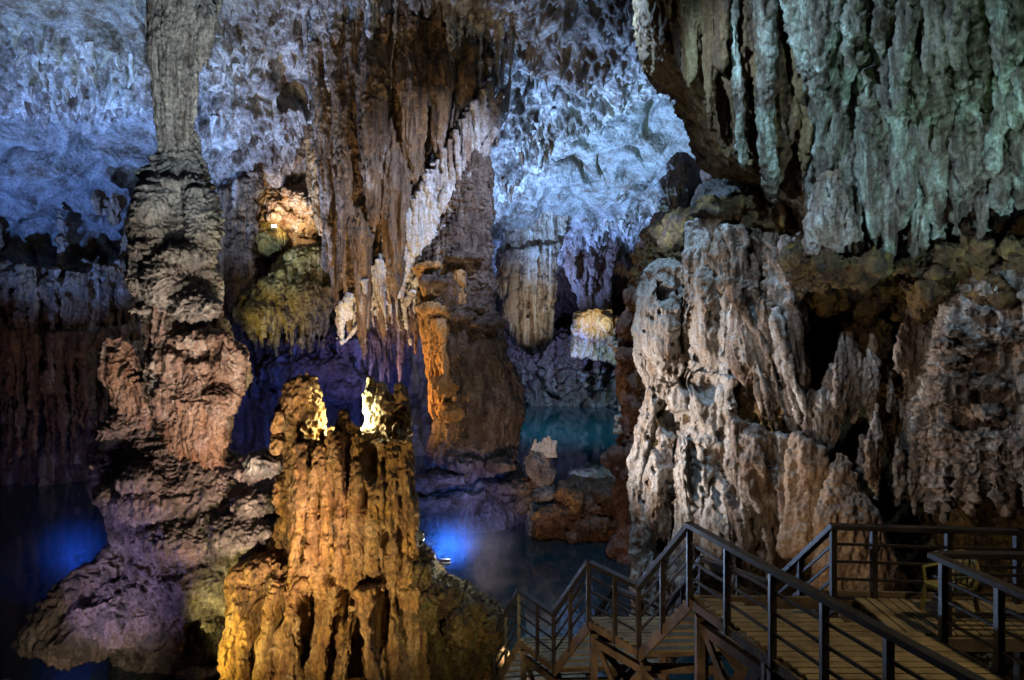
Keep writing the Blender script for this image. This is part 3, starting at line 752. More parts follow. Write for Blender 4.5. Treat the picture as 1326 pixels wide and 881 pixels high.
o = b.finish('hanging_drapery', .07, d_flute(.12, 1.8, .08, .25, .06), M['curtain'], loc=tuple(at(60, 350, 34)))
tag(o, 'long dusky purple-brown dripstone drapery along the far left wall above the lake', 'dripstone curtain')

# alcove rock and yellow flowstone
b = Body()
for k in range(22):
    b.blob(RNG.uniform(336, 412), RNG.uniform(252, 300), 37.2 + RNG.uniform(-.4, .4), RNG.uniform(8, 16), RNG.uniform(8, 16), .6)
b.slab([[(325, 240, 38), (420, 235, 38)], [(320, 330, 37.6), (425, 330, 37.4)]], 1.6, 10, 10)
o = b.finish('rock', .07, d_rock(.3, 1.2, .08), rock_mat('alcove rock', [RUST, (.4, .25, .14), (.52, .38, .24), PALE], 1.1, .8, seed=32), loc=tuple(at(370, 330, 37.5)))
tag(o, 'crumbly tan rock in the small lit alcove above the yellow flowstone', 'rock')
b = Body()
b.loft([(318, 385, 425, 36.2), (335, 360, 428, 36), (360, 345, 432, 35.8), (385, 328, 430, 35.6), (405, 320, 424, 35.6), (422, 330, 410, 35.8), (430, 350, 395, 36)], k=.6)
for p in [(395, 335, 35.2, 26, 18, 1), (360, 375, 34.8, 26, 20, 1), (340, 405, 34.6, 24, 22, 1), (395, 385, 34.5, 24, 30, 1), (345, 310, 36.5, 28, 20, 1)]:
    b.blob(*p)
b.drips([(404, 322, 35.0), (370, 345, 34.6), (335, 372, 34.6), (314, 400, 34.8)], [(420, 420, 34.4), (390, 440, 34.0), (345, 445, 34.0), (316, 440, 34.6)], 30, (5, 9), D=.7, jit=.5, taper=.4, wav=.6)
b.drips([(316, 400, 34.6), (375, 390, 34.3), (430, 370, 34.8)], [(318, 450, 34.9), (372, 468, 34.6), (428, 462, 35)], 44, (3, 7), D=.9, jit=.6, taper=.2)
o = b.finish('flowstone', .06, d_flute(.12, 2.0, .12, .16, .05), M['yellow'], loc=tuple(at(370, 440, 35.6)))
tag(o, 'mustard yellow flowstone mound with dripping lower fringe below the small lamp', 'flowstone')

# dark ledge fringe above the water between the columns
b = Body()
b.slab([[(300, 430, 37.5), (380, 425, 37), (470, 430, 37)], [(300, 500, 38), (380, 500, 37.5), (480, 490, 37.5)]], 2, 14, 20)
b.blob(395, 480, 36.4, 60, 26, 1.2); b.blob(440, 500, 36.6, 40, 22, 1)
b.drips([(300, 440, 37), (380, 440, 36.4), (470, 440, 36.6)], [(300, 520, 37.4), (400, 560, 36.8), (480, 500, 37)], 20, (5, 9), D=1, jit=.6, taper=.2)
o = b.finish('hanging_drapery', .08, d_flute(.2, 1.6, .1, .3, .06), M['wall'], loc=tuple(at(390, 430, 37.4)))
tag(o, 'shadowy purple dripstone ledge hanging low over the dark lake behind the crown pinnacles', 'dripstone curtain')

# ------------------------------------------------------------------ far hall formations
b = Body()
b.loft([(255, 670, 745, 46), (290, 655, 735, 46), (320, 648, 724, 46), (360, 644, 720, 46), (400, 652, 716, 46), (440, 664, 712, 46), (455, 680, 706, 46)], k=.5)
b.drips([(646, 330, 45.4), (685, 320, 44.7), (722, 315, 45.4)], [(650, 430, 45.6), (685, 462, 44.9), (715, 440, 45.6)], 22, (3, 5.5), D=.4, jit=.25)
b.drips([(672, 430, 45.4), (708, 430, 45.4)], [(675, 462, 45.4), (708, 470, 45.4)], 7, (3, 6), jit=.5)
o = b.finish('hanging_drapery', .08, d_flute(.2, 1.5, .05, .2, .05), rock_mat('far drape', [BROWN, (.3, .22, .16), (.45, .38, .3), CALC], .9, .05, seed=33), loc=tuple(at(690, 300, 46)))
tag(o, 'long fluted pale drapery hanging in the far hall right of the centre column', 'dripstone curtain')
b = Body()
b.loft([(270, 745, 800, 52), (290, 735, 795, 52), (330, 733, 792, 52), (370, 742, 792, 52), (400, 755, 790, 52)], k=.5)
b.drips([(735, 300, 51), (795, 300, 51)], [(742, 380, 51.2), (790, 410, 51.2)], 16, (3, 6), D=.8, jit=.4)
o = b.finish('hanging_drapery', .1, d_flute(.25, 1.2, .05, .2, .06), M['wall'], loc=tuple(at(765, 270, 52)))
tag(o, 'dim grey drapery hanging above the small yellow-lit rock in the far hall', 'dripstone curtain')
b = Body()
for x in range(746, 796, 7):
    ya = 384 + ((x - 768) / 25) ** 2 * 22 + RNG.uniform(-3, 5)
    b.tube([(x, ya, 58, 3), (x + 1, max(405, ya + 8), 57.6, 5), (x, 425, 57.8, 5), (x, 438, 58.2, 3)])
b.slab([[(750, 408, 59), (790, 404, 59)], [(742, 460, 59), (800, 470, 59)]], 3, 8, 8)
b.blob(785, 418, 57.5, 9, 12, 1)
b.blob(770, 396, 58, 20, 8, .8)
o = b.finish('rock', .1, d_rock(.4, .9, .1), rock_mat('far lit rock', [OCH, (.5, .36, .2), CALC], .7, .4, seed=34), loc=tuple(at(770, 460, 58)))
tag(o, 'small distant rock cluster glowing yellow-green in the far hall', 'rock')
b = Body()
b.loft([(430, 700, 830, 66), (450, 690, 840, 66), (480, 680, 850, 66), (540, 670, 860, 66)], k=.35)
b.drips([(640, 430, 62), (700, 440, 64), (800, 430, 62)], [(640, 500, 62), (700, 510, 64), (800, 505, 62)], 18, (6, 12), D=2, jit=.3)
o = b.finish('rock', .16, d_flute(.35, .7, .08, .9, .04), M['wall'], loc=tuple(at(760, 520, 66)))
tag(o, 'dark indigo rock bank closing off the lake at the back of the far hall', 'rock')

# shadowed brown trunk beside the right wall
DT = 25.0
t = empty('limestone_column', base_pt(820, DT), 'dark reddish brown limestone trunk leaning against the white flowstone wall beside the lake', 'cave column')
b = Body()
b.loft([(280, 846, 872, DT + .4), (300, 840, 880, DT), (340, 836, 884, DT), (400, 816, 872, DT), (440, 802, 856, DT), (500, 800, 852, DT), (560, 806, 846, DT), (610, 798, 836, DT), (660, 796, 840, DT), (740, 790, 850, DT)], k=.8)
for k in range(16):
    y = RNG.uniform(300, 620); b.blob(np.interp(y, [300, 440, 620], [858, 824, 815]) + RNG.uniform(-18, 18), y, DT - .9, RNG.uniform(8, 18), RNG.uniform(8, 20), .4)
b.finish('trunk', .06, d_rock(.3, 1.3, .08), rock_mat('trunk brown', [DARK, (.15, .08, .06), (.22, .13, .1), (.3, .2, .16)], 1.0, .5, seed=35), t)
b = Body()
for k in range(9):
    b.blob(RNG.uniform(798, 806), RNG.uniform(520, 570), DT - .4, RNG.uniform(2, 5), RNG.uniform(2, 4), .15)
for k in range(5):
    b.blob(RNG.uniform(790, 800), RNG.uniform(425, 450), DT - .3, RNG.uniform(2, 5), RNG.uniform(3, 6), .15)
b.finish('crystal_crust', .035, d_rock(.06, 4, .03), M['white'], t, 'glinting white crust on the lake side')

# blue-grey pillar and round boulders behind the right wall
b = Body()
b.loft([(200, 878, 890, 30), (220, 862, 908, 30), (260, 856, 914, 30), (300, 862, 905, 30), (345, 868, 900, 30), (400, 860, 905, 30)], k=.8)
o = b.finish('limestone_pillar', .06, d_flute(.15, 1.6, .08, .2, .04), rock_mat('blue grey pillar', [DGREY, GREY, (.32, .3, .3), PALE], .9, .15, seed=36), loc=tuple(at(885, 400, 30)))
tag(o, 'short bluish grey pillar with a pointed head beneath the far blue ceiling', 'rock pillar')
b = Body()
b.blob(935, 225, 24, 24, 30, 1); b.blob(930, 265, 23.6, 32, 24, 1.1); b.blob(965, 240, 24.4, 30, 40, 1.2); b.blob(920, 250, 23.4, 18, 16, .6)
b.blob(960, 290, 23.5, 50, 30, 1.5)
b.drips([(905, 262, 22.7), (955, 262, 22.6)], [(908, 290, 22.8), (952, 290, 22.8)], 9, (3, 6))
o = b.finish('boulder', .055, d_rock(.16, 1.2, .05), rock_mat('boulder grey', [DGREY, GREY, (.34, .31, .3)], .9, .3, seed=37), loc=tuple(at(940, 300, 23.8)))
tag(o, 'stack of rounded grey boulders on the ledge left of the green drapery', 'boulder')

# ------------------------------------------------------------------ right flowstone wall
t = empty('flowstone_wall', base_pt(1080, 17), 'towering white and brown fluted flowstone wall behind the viewing platform', 'flowstone wall')
b = Body()
b.slab([
 [(850, 290, 22.5), (930, 262, 20), (1010, 262, 18.6), (1090, 300, 17.4), (1180, 330, 16.4), (1260, 310, 15), (1340, 285, 13.8), (1480, 270, 12.5)],
 [(835, 360, 22.6), (920, 340, 19.9), (1000, 345, 18.4), (1090, 360, 18), (1180, 370, 17), (1260, 360, 15.4), (1340, 350, 14), (1480, 340, 12.6)],
 [(838, 450, 22.3), (915, 450, 19.7), (1000, 450, 18), (1090, 450, 18), (1180, 450, 17), (1260, 450, 15.2), (1340, 450, 14), (1480, 450, 12.8)],
 [(845, 560, 22), (910, 560, 19.4), (1000, 560, 17.6), (1090, 560, 17.2), (1180, 560, 16.4), (1260, 560, 15.2), (1340, 560, 14.2), (1480, 560, 13)],
 [(840, 660, 21.8), (905, 660, 19), (1000, 660, 17.3), (1090, 670, 16.4), (1180, 670, 16.2), (1260, 670, 15.6), (1340, 670, 14.6), (1480, 670, 13.6)],
 [(835, 860, 21.4), (900, 860, 18.8), (1000, 900, 16.8), (1090, 900, 16), (1180, 900, 15.6), (1260, 900, 15), (1340, 900, 14.4), (1480, 900, 13.6)]], 2.5, 50, 70)
for k in range(60):
    x = RNG.uniform(1035, 1330); y = np.interp(x, [1040, 1150, 1240, 1320], [330, 355, 330, 310]) + RNG.uniform(-10, 60)
    D0 = np.interp(x, [1040, 1150, 1320], [17.6, 16.6, 13.9])
    b.blob(x, y, D0 - RNG.uniform(0, .7), RNG.uniform(7, 26), RNG.uniform(6, 18), RNG.uniform(.25, .6))
b.blob(960, 275, 19, 60, 18, 1.2); b.blob(1010, 285, 18.2, 50, 22, 1)
b.blob(1078, 348, 15.9, 52, 22, 1.7); b.blob(1050, 335, 15.4, 22, 14, .8); b.blob(1112, 340, 15.2, 24, 16, .7); b.blob(1080, 338, 14.7, 26, 12, .5)
b.finish('rock_core', .05, d_rock(.42, 1.3, .11), M['flow_brown'], t, 'dark brown earthy rock between the white draperies')
# white left block with legs
b = Body()
b.loft([(335, 850, 885, 21.6), (355, 832, 892, 21.4), (400, 824, 893, 21.2), (450, 821, 890, 21), (485, 828, 880, 21), (502, 838, 866, 21)], k=.55)
for q in [(858, 420, 20.5, 26, 70, .9), (912, 400, 19.3, 20, 60, .7), (900, 620, 19.0, 22, 70, .7), (932, 680, 18.3, 20, 60, .7), (850, 640, 20.3, 16, 60, .6)]:
    b.blob(*q)
b.drips([(845, 350, 20.7), (895, 345, 20)], [(838, 500, 20.7), (885, 500, 20)], 9, (7, 12), jit=.15, taper=.7)
b.tube([(870, 490, 20.6, 14), (850, 515, 20.6, 13), (836, 560, 20.7, 13), (828, 620, 20.6, 13), (832, 690, 20.4, 15), (838, 800, 20.2, 18)])
b.tube([(880, 500, 20.2, 20), (892, 560, 19.8, 18), (893, 640, 19.5, 17), (885, 720, 19.4, 18), (880, 800, 19.3, 20)])
b.drips([(892, 290, 19.6), (945, 270, 18.6)], [(898, 520, 19.6), (945, 530, 18.6)], 9, (6, 10), jit=.15, taper=.8)
b.drips([(898, 480, 19.3), (950, 490, 18.3)], [(895, 740, 19), (950, 760, 17.9)], 10, (5, 10), jit=.2, taper=.8, D=.4)
b.drips([(850, 560, 20.3), (880, 540, 20)], [(845, 720, 20.2), (880, 740, 19.7)], 5, (5, 8), jit=.3)
b.finish('drapery', .04, d_flute(.11, 1.6, .10, .12, .025, .025, lean=-.12), M['cream'], t, 'pitted white flowstone block on long legs at the lake end', dents=[(851, 383, 20.8, 8, 12, .8), (884, 425, 20.2, 6, 34, .6), (868, 545, 20.3, 16, 16, .8), (905, 495, 19.4, 16, 14, .8), (885, 600, 19.6, 8, 40, .6), (915, 630, 19, 5, 18, .4), (925, 560, 19, 5, 10, .3)] + [(RNG.uniform(828, 945), RNG.uniform(350, 700), 19.8, RNG.uniform(1.5, 3), RNG.uniform(1.5, 5), .22) for k in range(70)])
b = Body()
b.drips([(940, 290, 18.2), (990, 300, 17.4), (1042, 310, 16.9)], [(962, 540, 17.9), (1010, 560, 17.0), (1052, 570, 16.7)], 13, (5, 9), D=.9, jit=.4, taper=.4, wav=.6)
b.drips([(945, 360, 17.7), (1005, 400, 16.9)], [(1000, 560, 17.0), (1062, 600, 16.4)], 18, (4, 8), D=.5, jit=.35, wav=.9, taper=.25)
for q in [(965, 420, 17.8, 18, 80, .6), (1012, 380, 17.1, 16, 60, .5), (975, 610, 17.2, 22, 60, .7), (1015, 640, 16.7, 16, 50, .5), (1028, 480, 16.9, 12, 60, .4)]:
    b.blob(*q)
b.drips([(945, 540, 17.8), (1000, 560, 17.1), (1045, 560, 16.8)], [(948, 780, 17.4), (1000, 760, 16.7), (1040, 700, 16.4)], 15, (5, 9), D=.7, jit=.25, taper=.7)
b.drips([(1000, 330, 17), (1040, 300, 16.9)], [(1005, 500, 17), (1038, 480, 16.8)], 6, (7, 11), jit=.4)
b.finish('drapery', .04, d_flute(.17, 2.4, .08, .08, .03, .015, lean=.22), M['flow_white'], t, 'mauve-white fluted draperies in the middle of the wall')
# tongues
def tongue(x, y0, y1, D, w, flat=.5, lean=0):
    b = Body()
    h = y1 - y0
    for k in range(max(2, int(w / 6))):
        ox = RNG.uniform(-w * .45, w * .45)
        b.tube([(x + ox * .35 + lean * -.5, y0 + abs(ox) * 1.2, D + RNG.uniform(-.1, .1), w * .16), (x + ox * .8 + lean * -.2, y0 + h * .35, D - .15, w * .26), (x + ox + lean * .1, y0 + h * .68, D - .15, w * .28), (x + ox * .6 + lean * .4, y1 - abs(ox) * 1.3, D, w * .08)], flat=flat)
    b.finish('tongue', .03, d_flute(.05, 4.0, .1, .06, .04), M['flow_white'], t)
for a in [(1184, 374, 506, 15.6, 34, .5, -24), (1098, 418, 560, 16.2, 34), (1074, 470, 600, 16.4, 30, .5, -10), (1132, 430, 556, 16.1, 24), (1052, 500, 620, 16.5, 22), (1136, 520, 650, 15.6, 22), (1118, 560, 640, 16, 16),
          (1160, 560, 660, 15.8, 20), (1185, 550, 668, 15.6, 20), (1150, 470, 540, 16.2, 14), (1030, 560, 640, 16.7, 22), (1064, 590, 640, 16.2, 26)]:
    tongue(*a)
# smooth fan
b = Body()
b.loft([(588, 1084, 1098, 15.9), (610, 1076, 1106, 15.7), (635, 1066, 1118, 15.6), (665, 1058, 1136, 15.4), (700, 1056, 1148, 15.3), (760, 1050, 1165, 15.2)], k=.4)
b.drips([(1030, 560, 16.4), (1064, 580, 16)], [(1010, 740, 15.9), (1060, 740, 15.6)], 7, (6, 12), D=.3, jit=.2, taper=1.2)
b.finish('fan', .04, d_flute(.05, 1.6, .2, .08, .03), M['flow_fan'], t, 'smooth tan fan-shaped flowstone at the foot')
# right crusty slab
b = Body()
b.slab([[(1262, 352, 14.4), (1300, 345, 13.9), (1345, 330, 13.3), (1470, 320, 12.2)],
        [(1222, 430, 14.8), (1270, 420, 14.2), (1340, 420, 13.4), (1470, 420, 12.3)],
        [(1204, 520, 15), (1260, 520, 14.4), (1340, 520, 13.6), (1470, 520, 12.5)],
        [(1196, 610, 15.2), (1260, 610, 14.5), (1340, 610, 13.7), (1470, 610, 12.7)],
        [(1206, 645, 15.3), (1262, 645, 14.7), (1340, 640, 13.9), (1470, 640, 12.8)]], 1.0, 40, 44)
b.drips([(1200, 560, 14.8), (1262, 560, 14.2), (1345, 560, 13.3), (1460, 560, 12.3)], [(1200, 672, 14.9), (1262, 676, 14.3), (1345, 660, 13.5), (1460, 660, 12.5)], 26, (6, 11), D=.2, jit=.3, taper=.5)
for k in range(60):
    x = RNG.uniform(1215, 1400); y = RNG.uniform(370, 590); D0 = np.interp(x, [1200, 1340, 1470], [14.8, 13.4, 12.3])
    if x < 1262 and y < 352 + (1262 - x) * 2: continue
    b.blob(x, y, D0, RNG.uniform(8, 18), RNG.uniform(4, 9), .25)
b.finish('crust_slab', .035, d_scale(.11, 3.2, .10, .07, .06), M['flow_white'], t, 'crusty pale grey slab with a fringed lower edge')

# ------------------------------------------------------------------ right hanging drapery
t = empty('hanging_drapery', tuple(at(1080, -60, 14.5)), 'huge green and grey drapery hanging from the ceiling above the flowstone wall', 'dripstone curtain')
b = Body()
b.slab([[(900, -260, 15), (1000, -260, 14.5), (1100, -260, 14), (1220, -260, 13), (1340, -260, 12), (1500, -260, 11)],
        [(905, 0, 15.5), (1000, 0, 15), (1100, 0, 14.6), (1220, 0, 13.8), (1340, 0, 12.8), (1500, 0, 11.6)],
        [(945, 120, 16), (1020, 130, 15.4), (1100, 130, 15), (1220, 130, 14.2), (1340, 130, 13.2), (1500, 130, 12)],
        [(1000, 220, 16.6), (1050, 230, 16), (1110, 240, 15.4), (1220, 240, 14.8), (1340, 230, 13.8), (1500, 230, 12.4)],
        [(1045, 290, 17), (1080, 310, 16.4), (1140, 330, 15.8), (1220, 310, 15.2), (1340, 290, 14), (1500, 290, 12.6)]], 2.5, 50, 60)
b.drips([(1000, -120, 14.2), (1100, -120, 13.8), (1220, -120, 12.9), (1420, -120, 11.4)], [(1050, 150, 14.6), (1110, 160, 14.2), (1220, 150, 13.3), (1420, 130, 11.9)], 34, (9, 17), D=.8, jit=.4, taper=.45)
b.drips([(1030, 80, 15), (1120, 90, 14.5), (1230, 90, 13.7), (1420, 80, 12.2)], [(1055, 300, 16), (1140, 345, 15.2), (1250, 320, 14.4), (1420, 280, 12.6)], 44, (7, 15), D=.5, jit=.35, taper=.5)
for k in range(30):
    x = RNG.uniform(1050, 1320); y = RNG.uniform(60, 280); D0 = np.interp(x, [1050, 1320], [15.0, 12.9]) + (y - 130) * .004
    h_ = RNG.uniform(30, 70); w_ = RNG.uniform(5, 10)
    b.tube([(x, y - h_, D0, w_ * .6), (x + 1, y - h_ * .3, D0 - .05, w_), (x, y + h_ * .5, D0, w_ * .8), (x, y + h_ * .8, D0 + .1, w_ * .2)])
for (x, y0, y1, w_) in [(1120, -60, 180, 22), (1160, -80, 130, 16), (1196, -60, 200, 24), (1236, -60, 150, 14), (1275, -80, 220, 20), (1310, -40, 160, 18), (1085, 60, 200, 14), (1215, 140, 330, 18), (1150, 180, 345, 22), (1265, 170, 315, 20), (1100, 170, 310, 16)]:
    D0 = np.interp(x, [1050, 1320], [14.2, 12.2]) + max(0, y0) * .006
    h_ = y1 - y0
    b.loft([(y0, x - w_, x + w_, D0), (y0 + h_ * .5, x - w_ * .9, x + w_ * .8, D0 + h_ * .002), (y0 + h_ * .85, x - w_ * .5, x + w_ * .45, D0 + h_ * .005), (y1, x - w_ * .12, x + w_ * .12, D0 + h_ * .007)], k=.6, seg=22, lump=.12)
b.finish('curtain', .04, d_flute(.17, 2.3, .045, .06, .02, .0), M['drape'], t)
b = Body()
b.slab([[(835, -200, 16), (900, -200, 15), (1000, -200, 14.4), (1050, -200, 14.4)],
        [(842, 0, 16.2), (900, 0, 15.2), (1000, 0, 14.8), (1055, 0, 14.8)],
        [(862, 70, 16.2), (920, 80, 15.6), (1000, 90, 15.2), (1060, 100, 15.2)],
        [(900, 110, 16.4), (940, 130, 16), (1010, 150, 15.6), (1060, 160, 15.8)],
        [(935, 195, 16.8), (960, 210, 16.6), (1010, 220, 16.2), (1060, 240, 16.2)]], 2.0, 40, 30)
b.drips([(843, -60, 15.9), (905, -60, 15), (1040, -60, 14.3)], [(860, 75, 15.9), (910, 150, 15.3), (1040, 210, 15.2)], 18, (8, 14), D=.6, jit=.4)
b.drips([(905, 60, 15.4), (960, 60, 15), (1040, 60, 14.8)], [(915, 180, 16), (970, 235, 15.8), (1040, 280, 15.8)], 22, (5, 10), D=.5, jit=.25, taper=.5)
b.drips([(1040, 130, 15.2), (1058, 130, 15.2)], [(1046, 280, 16), (1062, 300, 16)], 5, (5, 8), jit=.2)
b.finish('curtain', .042, d_flute(.14, 2.5, .045, .06, .02), M['drape_brown'], t, 'dark brown flank of the drapery at its left edge')
b = Body()
b.tube([(950, -40, 14.6, 7), (952, 60, 14.8, 5), (956, 130, 15, 5), (960, 190, 15.2, 5), (964, 222, 15.4, 2)])
b.tube([(985, -60, 14.2, 14), (992, 60, 14.4, 12), (990, 130, 14.8, 10), (995, 210, 15.2, 10), (1005, 262, 15.6, 6)])
for x0, x1, y1 in ((1015, 1040, 120), (1040, 1052, 125), (1085, 1082, 60), (1110, 1100, 90), (1180, 1170, 110), (1240, 1236, 90), (1290, 1300, 120), (1070, 1062, 110), (1205, 1215, 120), (1150, 1140, 70)):
    D0 = np.interp(x0, [1010, 1320], [14.0, 11.9])
    b.tube([(x0, -120, D0, 15), (x0 + (x1 - x0) * .4, -10, D0 + .1, 13), (x1, y1 * .6, D0 + .3, 10), (x1 + 2, y1, D0 + .5, 3)])
b.finish('rib', .035, d_flute(.08, 3.2, .06, .06, .03), M['drape'], t, 'pale green hanging ribs on the front of the drapery')
# pale cone stalagmite on the ledge
b = Body()
b.loft([(222, 1070, 1080, 15.2), (245, 1058, 1092, 15), (275, 1048, 1104, 14.9), (305, 1044, 1112, 14.9), (330, 1044, 1112, 15)], k=.6)
b.drips([(1070, 225, 14.8), (1082, 225, 14.8)], [(1050, 310, 14.5), (1108, 310, 14.5)], 9, (5, 8))
o = b.finish('stalagmite', .03, d_flute(.08, 3.2, .15, .08, .05, .05), M['flow_white'], loc=tuple(at(1078, 320, 15)))
tag(o, 'pale rough cone-shaped stalagmite on the ledge beneath the green drapery', 'stalagmite')

# ------------------------------------------------------------------ loose stalactites on the ceiling
def stal_mesh(i):
    n, m = 16, 12
    th = np.linspace(0, 2 * np.pi, m, endpoint=False)
    tt = np.linspace(0, 1, n)
    prof = (1 - tt) ** .75 * (1 + .15 * np.sin(tt * 9 + i)) * .18 + .012
    R = np.zeros((n, m, 3))
    fl = 1 + .22 * np.sin(th * 3 + i) + .15 * np.sin(th * 5 + 2 * i) + RNG.uniform(-.08, .08, m)
    bx, by = .1 * np.sin(tt * 3 + i), .1 * np.cos(tt * 2.3 + i)
    R[..., 0] = prof[:, None] * np.cos(th) * fl + bx[:, None]
    R[..., 1] = prof[:, None] * np.sin(th) * fl + by[:, None]
    R[..., 2] = -tt[:, None] + .12
    R[..., 0:2] += RNG.uniform(-.012, .012, (n, m, 2))
    V = np.vstack([R.reshape(-1, 3), R[-1].mean(0) - [0, 0, .03]])
    f = grid_faces(n, m, True)[:, ::-1].tolist()
    f += [[(n - 1) * m + (j + 1) % m, (n - 1) * m + j, n * m] for j in range(m)]
    me = bpy.data.meshes.new('stalactite')
    me.from_pydata(V.tolist(), [], [tuple(q) for q in f])
    me.polygons.foreach_set('use_smooth', [True] * len(me.polygons))
    return me
def bvh(ob):
    me = ob.data
    k = len(me.vertices); co = np.empty(k * 3, np.float32); me.vertices.foreach_get('co', co)
    q = np.empty(len(me.polygons) * 4, np.int32); me.polygons.foreach_get('vertices', q)
    return BVHTree.FromPolygons(co.reshape(-1, 3).tolist(), q.reshape(-1, 4).tolist())
TREE = bvh(SHEETS[0])
def stalactites(poly, n, size, mat, label, group, aspect=(.8, 1.3)):
    ms = []
    for i in range(5):
        me = stal_mesh(i + RNG.randint(50)); me.materials.append(mat); ms.append(me)
    xs = [p[0] for p in poly]; ys = [p[1] for p in poly]
    k = tries = 0
    while k < n and tries < 4000:
        tries += 1
        x, y = RNG.uniform(min(xs), max(xs)), RNG.uniform(min(ys), max(ys))
        ins = False
        for i in range(len(poly)):
            (x1, y1), (x2, y2) = poly[i], poly[i - 1]
            if (y1 > y) != (y2 > y) and x < (x2 - x1) * (y - y1) / (y2 - y1) + x1: ins = not ins
        if not ins: continue
        d = at(x, y, 1.0) - CAM
        hit = TREE.ray_cast(Vector(CAM), Vector(d).normalized())
        if hit[0] is None: continue
        o = bpy.data.objects.new('stalactite', ms[k % 5])
        COL.objects.link(o)
        o.location = hit[0] + Vector((0, .05, .06))
        s = RNG.uniform(*size) * hit[0].y / F
        a = RNG.uniform(*aspect)
        o.scale = (s * a, s * a, s)
        o.rotation_euler = (RNG.uniform(-.06, .06), RNG.uniform(-.06, .06), RNG.uniform(0, 6.28))
        tag(o, label, 'stalactite', group)
        k += 1
stalactites([(0, 60), (190, 60), (190, 125), (60, 150), (0, 130)], 34, (12, 34), M['curtain_white'], 'small stalactite in the fringed ceiling band left of the tall column', 'stalactites in the left ceiling band')
stalactites([(640, 40), (860, 20), (880, 90), (760, 150), (690, 225), (640, 210)], 70, (9, 26), M['curtain_white'], 'small pale stalactite in the dense fringe on the blue ceiling right of the centre column', 'stalactites in the right ceiling fringe')
stalactites([(670, 180), (720, 150), (720, 230), (650, 250)], 9, (16, 30), M['curtain'], 'tawny stalactite hanging from the blue ceiling just right of the centre column top', 'tawny stalactites on the blue ceiling')
stalactites([(290, 60), (430, 40), (430, 100), (270, 180)], 22, (12, 30), M['curtain_white'], 'small stalactite on the sloping ceiling between the tall left column and the brown curtain', 'stalactites on the sloping middle ceiling')
stalactites([(760, 285), (850, 262), (900, 235), (895, 250), (800, 310)], 14, (8, 18), M['curtain_white'], 'tiny pale stalactite on the edge of the smooth blue ceiling above the far hall', 'stalactites at the far hall edge')

# ------------------------------------------------------------------ boardwalk
BW = empty('boardwalk', (4.5, 9.0, 0), 'dark timber boardwalk with viewing platform and stepped stairs down to the lake', 'boardwalk')
BWL = np.array([4.5, 9.0, 0])

def box_between(p, q, w, h, up=(0, 0, 1)):
    p, q = np.array(p, float), np.array(q, float)
    d = q - p; d /= np.linalg.norm(d)
    up = np.array(up, float)
    if abs(np.dot(d, up)) > .98: up = np.array([0, 1., 0])
    s = np.cross(d, up); s /= np.linalg.norm(s)
    u = np.cross(s, d)
    V = []
    for e in (p, q):
        for a, c in ((-1, -1), (1, -1), (1, 1), (-1, 1)):
            V.append(e + s * a * w / 2 + u * c * h / 2)
    Fc = [(0, 1, 2, 3), (7, 6, 5, 4), (0, 4, 5, 1), (1, 5, 6, 2), (2, 6, 7, 3), (3, 7, 4, 0)]
    return V, Fc

class Timber:
    def __init__(self): self.V, self.F = [], []
    def bar(self, p, q, w, h, up=(0, 0, 1)):
        V, Fc = box_between(p, q, w, h, up)
        o = len(self.V); self.V += V; self.F += [tuple(i + o for i in f) for f in Fc]
    def build(self, name, mat, parent, bevel=.006, base=BWL):
        V = np.array(self.V) - base
        me = bpy.data.meshes.new(name); me.from_pydata(V.tolist(), [], self.F); me.materials.append(mat)
        o = bpy.data.objects.new(name, me); COL.objects.link(o); o.parent = parent
        if bevel:
            md = o.modifiers.new('b', 'BEVEL'); md.width = bevel; md.segments = 2
        return o

def part_empty(name, parent, label=None):
    o = bpy.data.objects.new(name, None); COL.objects.link(o); o.parent = parent
    if label: o['label'] = label
    return o

def timber1(name, p, q, w, h, mat, parent, up=(0, 0, 1), bevel=.006):
    t_ = Timber(); t_.bar(p, q, w, h, up); return t_.build(name, mat, parent, bevel)

def railing(pts, parent, posts_at, bars=3, drop=.18, label=None):
    """pts: list of (x,y,z deck) corners; posts_at: per segment list of fractions"""
    r = part_empty('railing', parent, label)
    pts = [np.array(p, float) for p in pts]
    H = 1.05
    for i in range(len(pts) - 1):
        a, b_ = pts[i], pts[i + 1]
        d = (b_ - a) / np.linalg.norm(b_ - a)
        timber1('handrail', a + (0, 0, H) - d * .05, b_ + (0, 0, H) + d * .05, .13, .075, M['rail'], r)
        t_ = Timber()
        for k in range(bars):
            z = H * (k + 1) / (bars + 1)
            t_.bar(a + (0, 0, z), b_ + (0, 0, z), .03, .04)
        t_.build('rail_bar', M['rail'], r, .003)
        for f in posts_at[i]:
            p = a + (b_ - a) * f
            timber1('post', p - (0, 0, drop), p + (0, 0, H - .04), .085, .085, M['rail'], r)
    return r

def planks(poly, z, axis, w=.13, gap=.02, th=.035):
    """boards filling a convex polygon in plan"""
    t_ = Timber()
    P = np.array(poly, float)
    lo, hi = (P[:, 1].min(), P[:, 1].max()) if axis == 'X' else (P[:, 0].min(), P[:, 0].max())
    s = lo
    while s < hi - .02:
        c = min(s + w / 2, hi)
        xs = []
        for i in range(len(P)):
            p, q = P[i - 1], P[i]
            k = 1 if axis == 'X' else 0
            if (p[k] > c) != (q[k] > c):
                u = (c - p[k]) / (q[k] - p[k]); xs.append(p[1 - k] + (q[1 - k] - p[1 - k]) * u)
        if len(xs) >= 2:
            a, b_ = min(xs), max(xs)
            zz = z - th / 2 + RNG.uniform(-.003, .003)
            if axis == 'X': t_.bar((a, c, zz), (b_, c, zz), w - gap, th)
            else: t_.bar((c, a, zz), (c, b_, zz), w - gap, th)
        s += w
    return t_

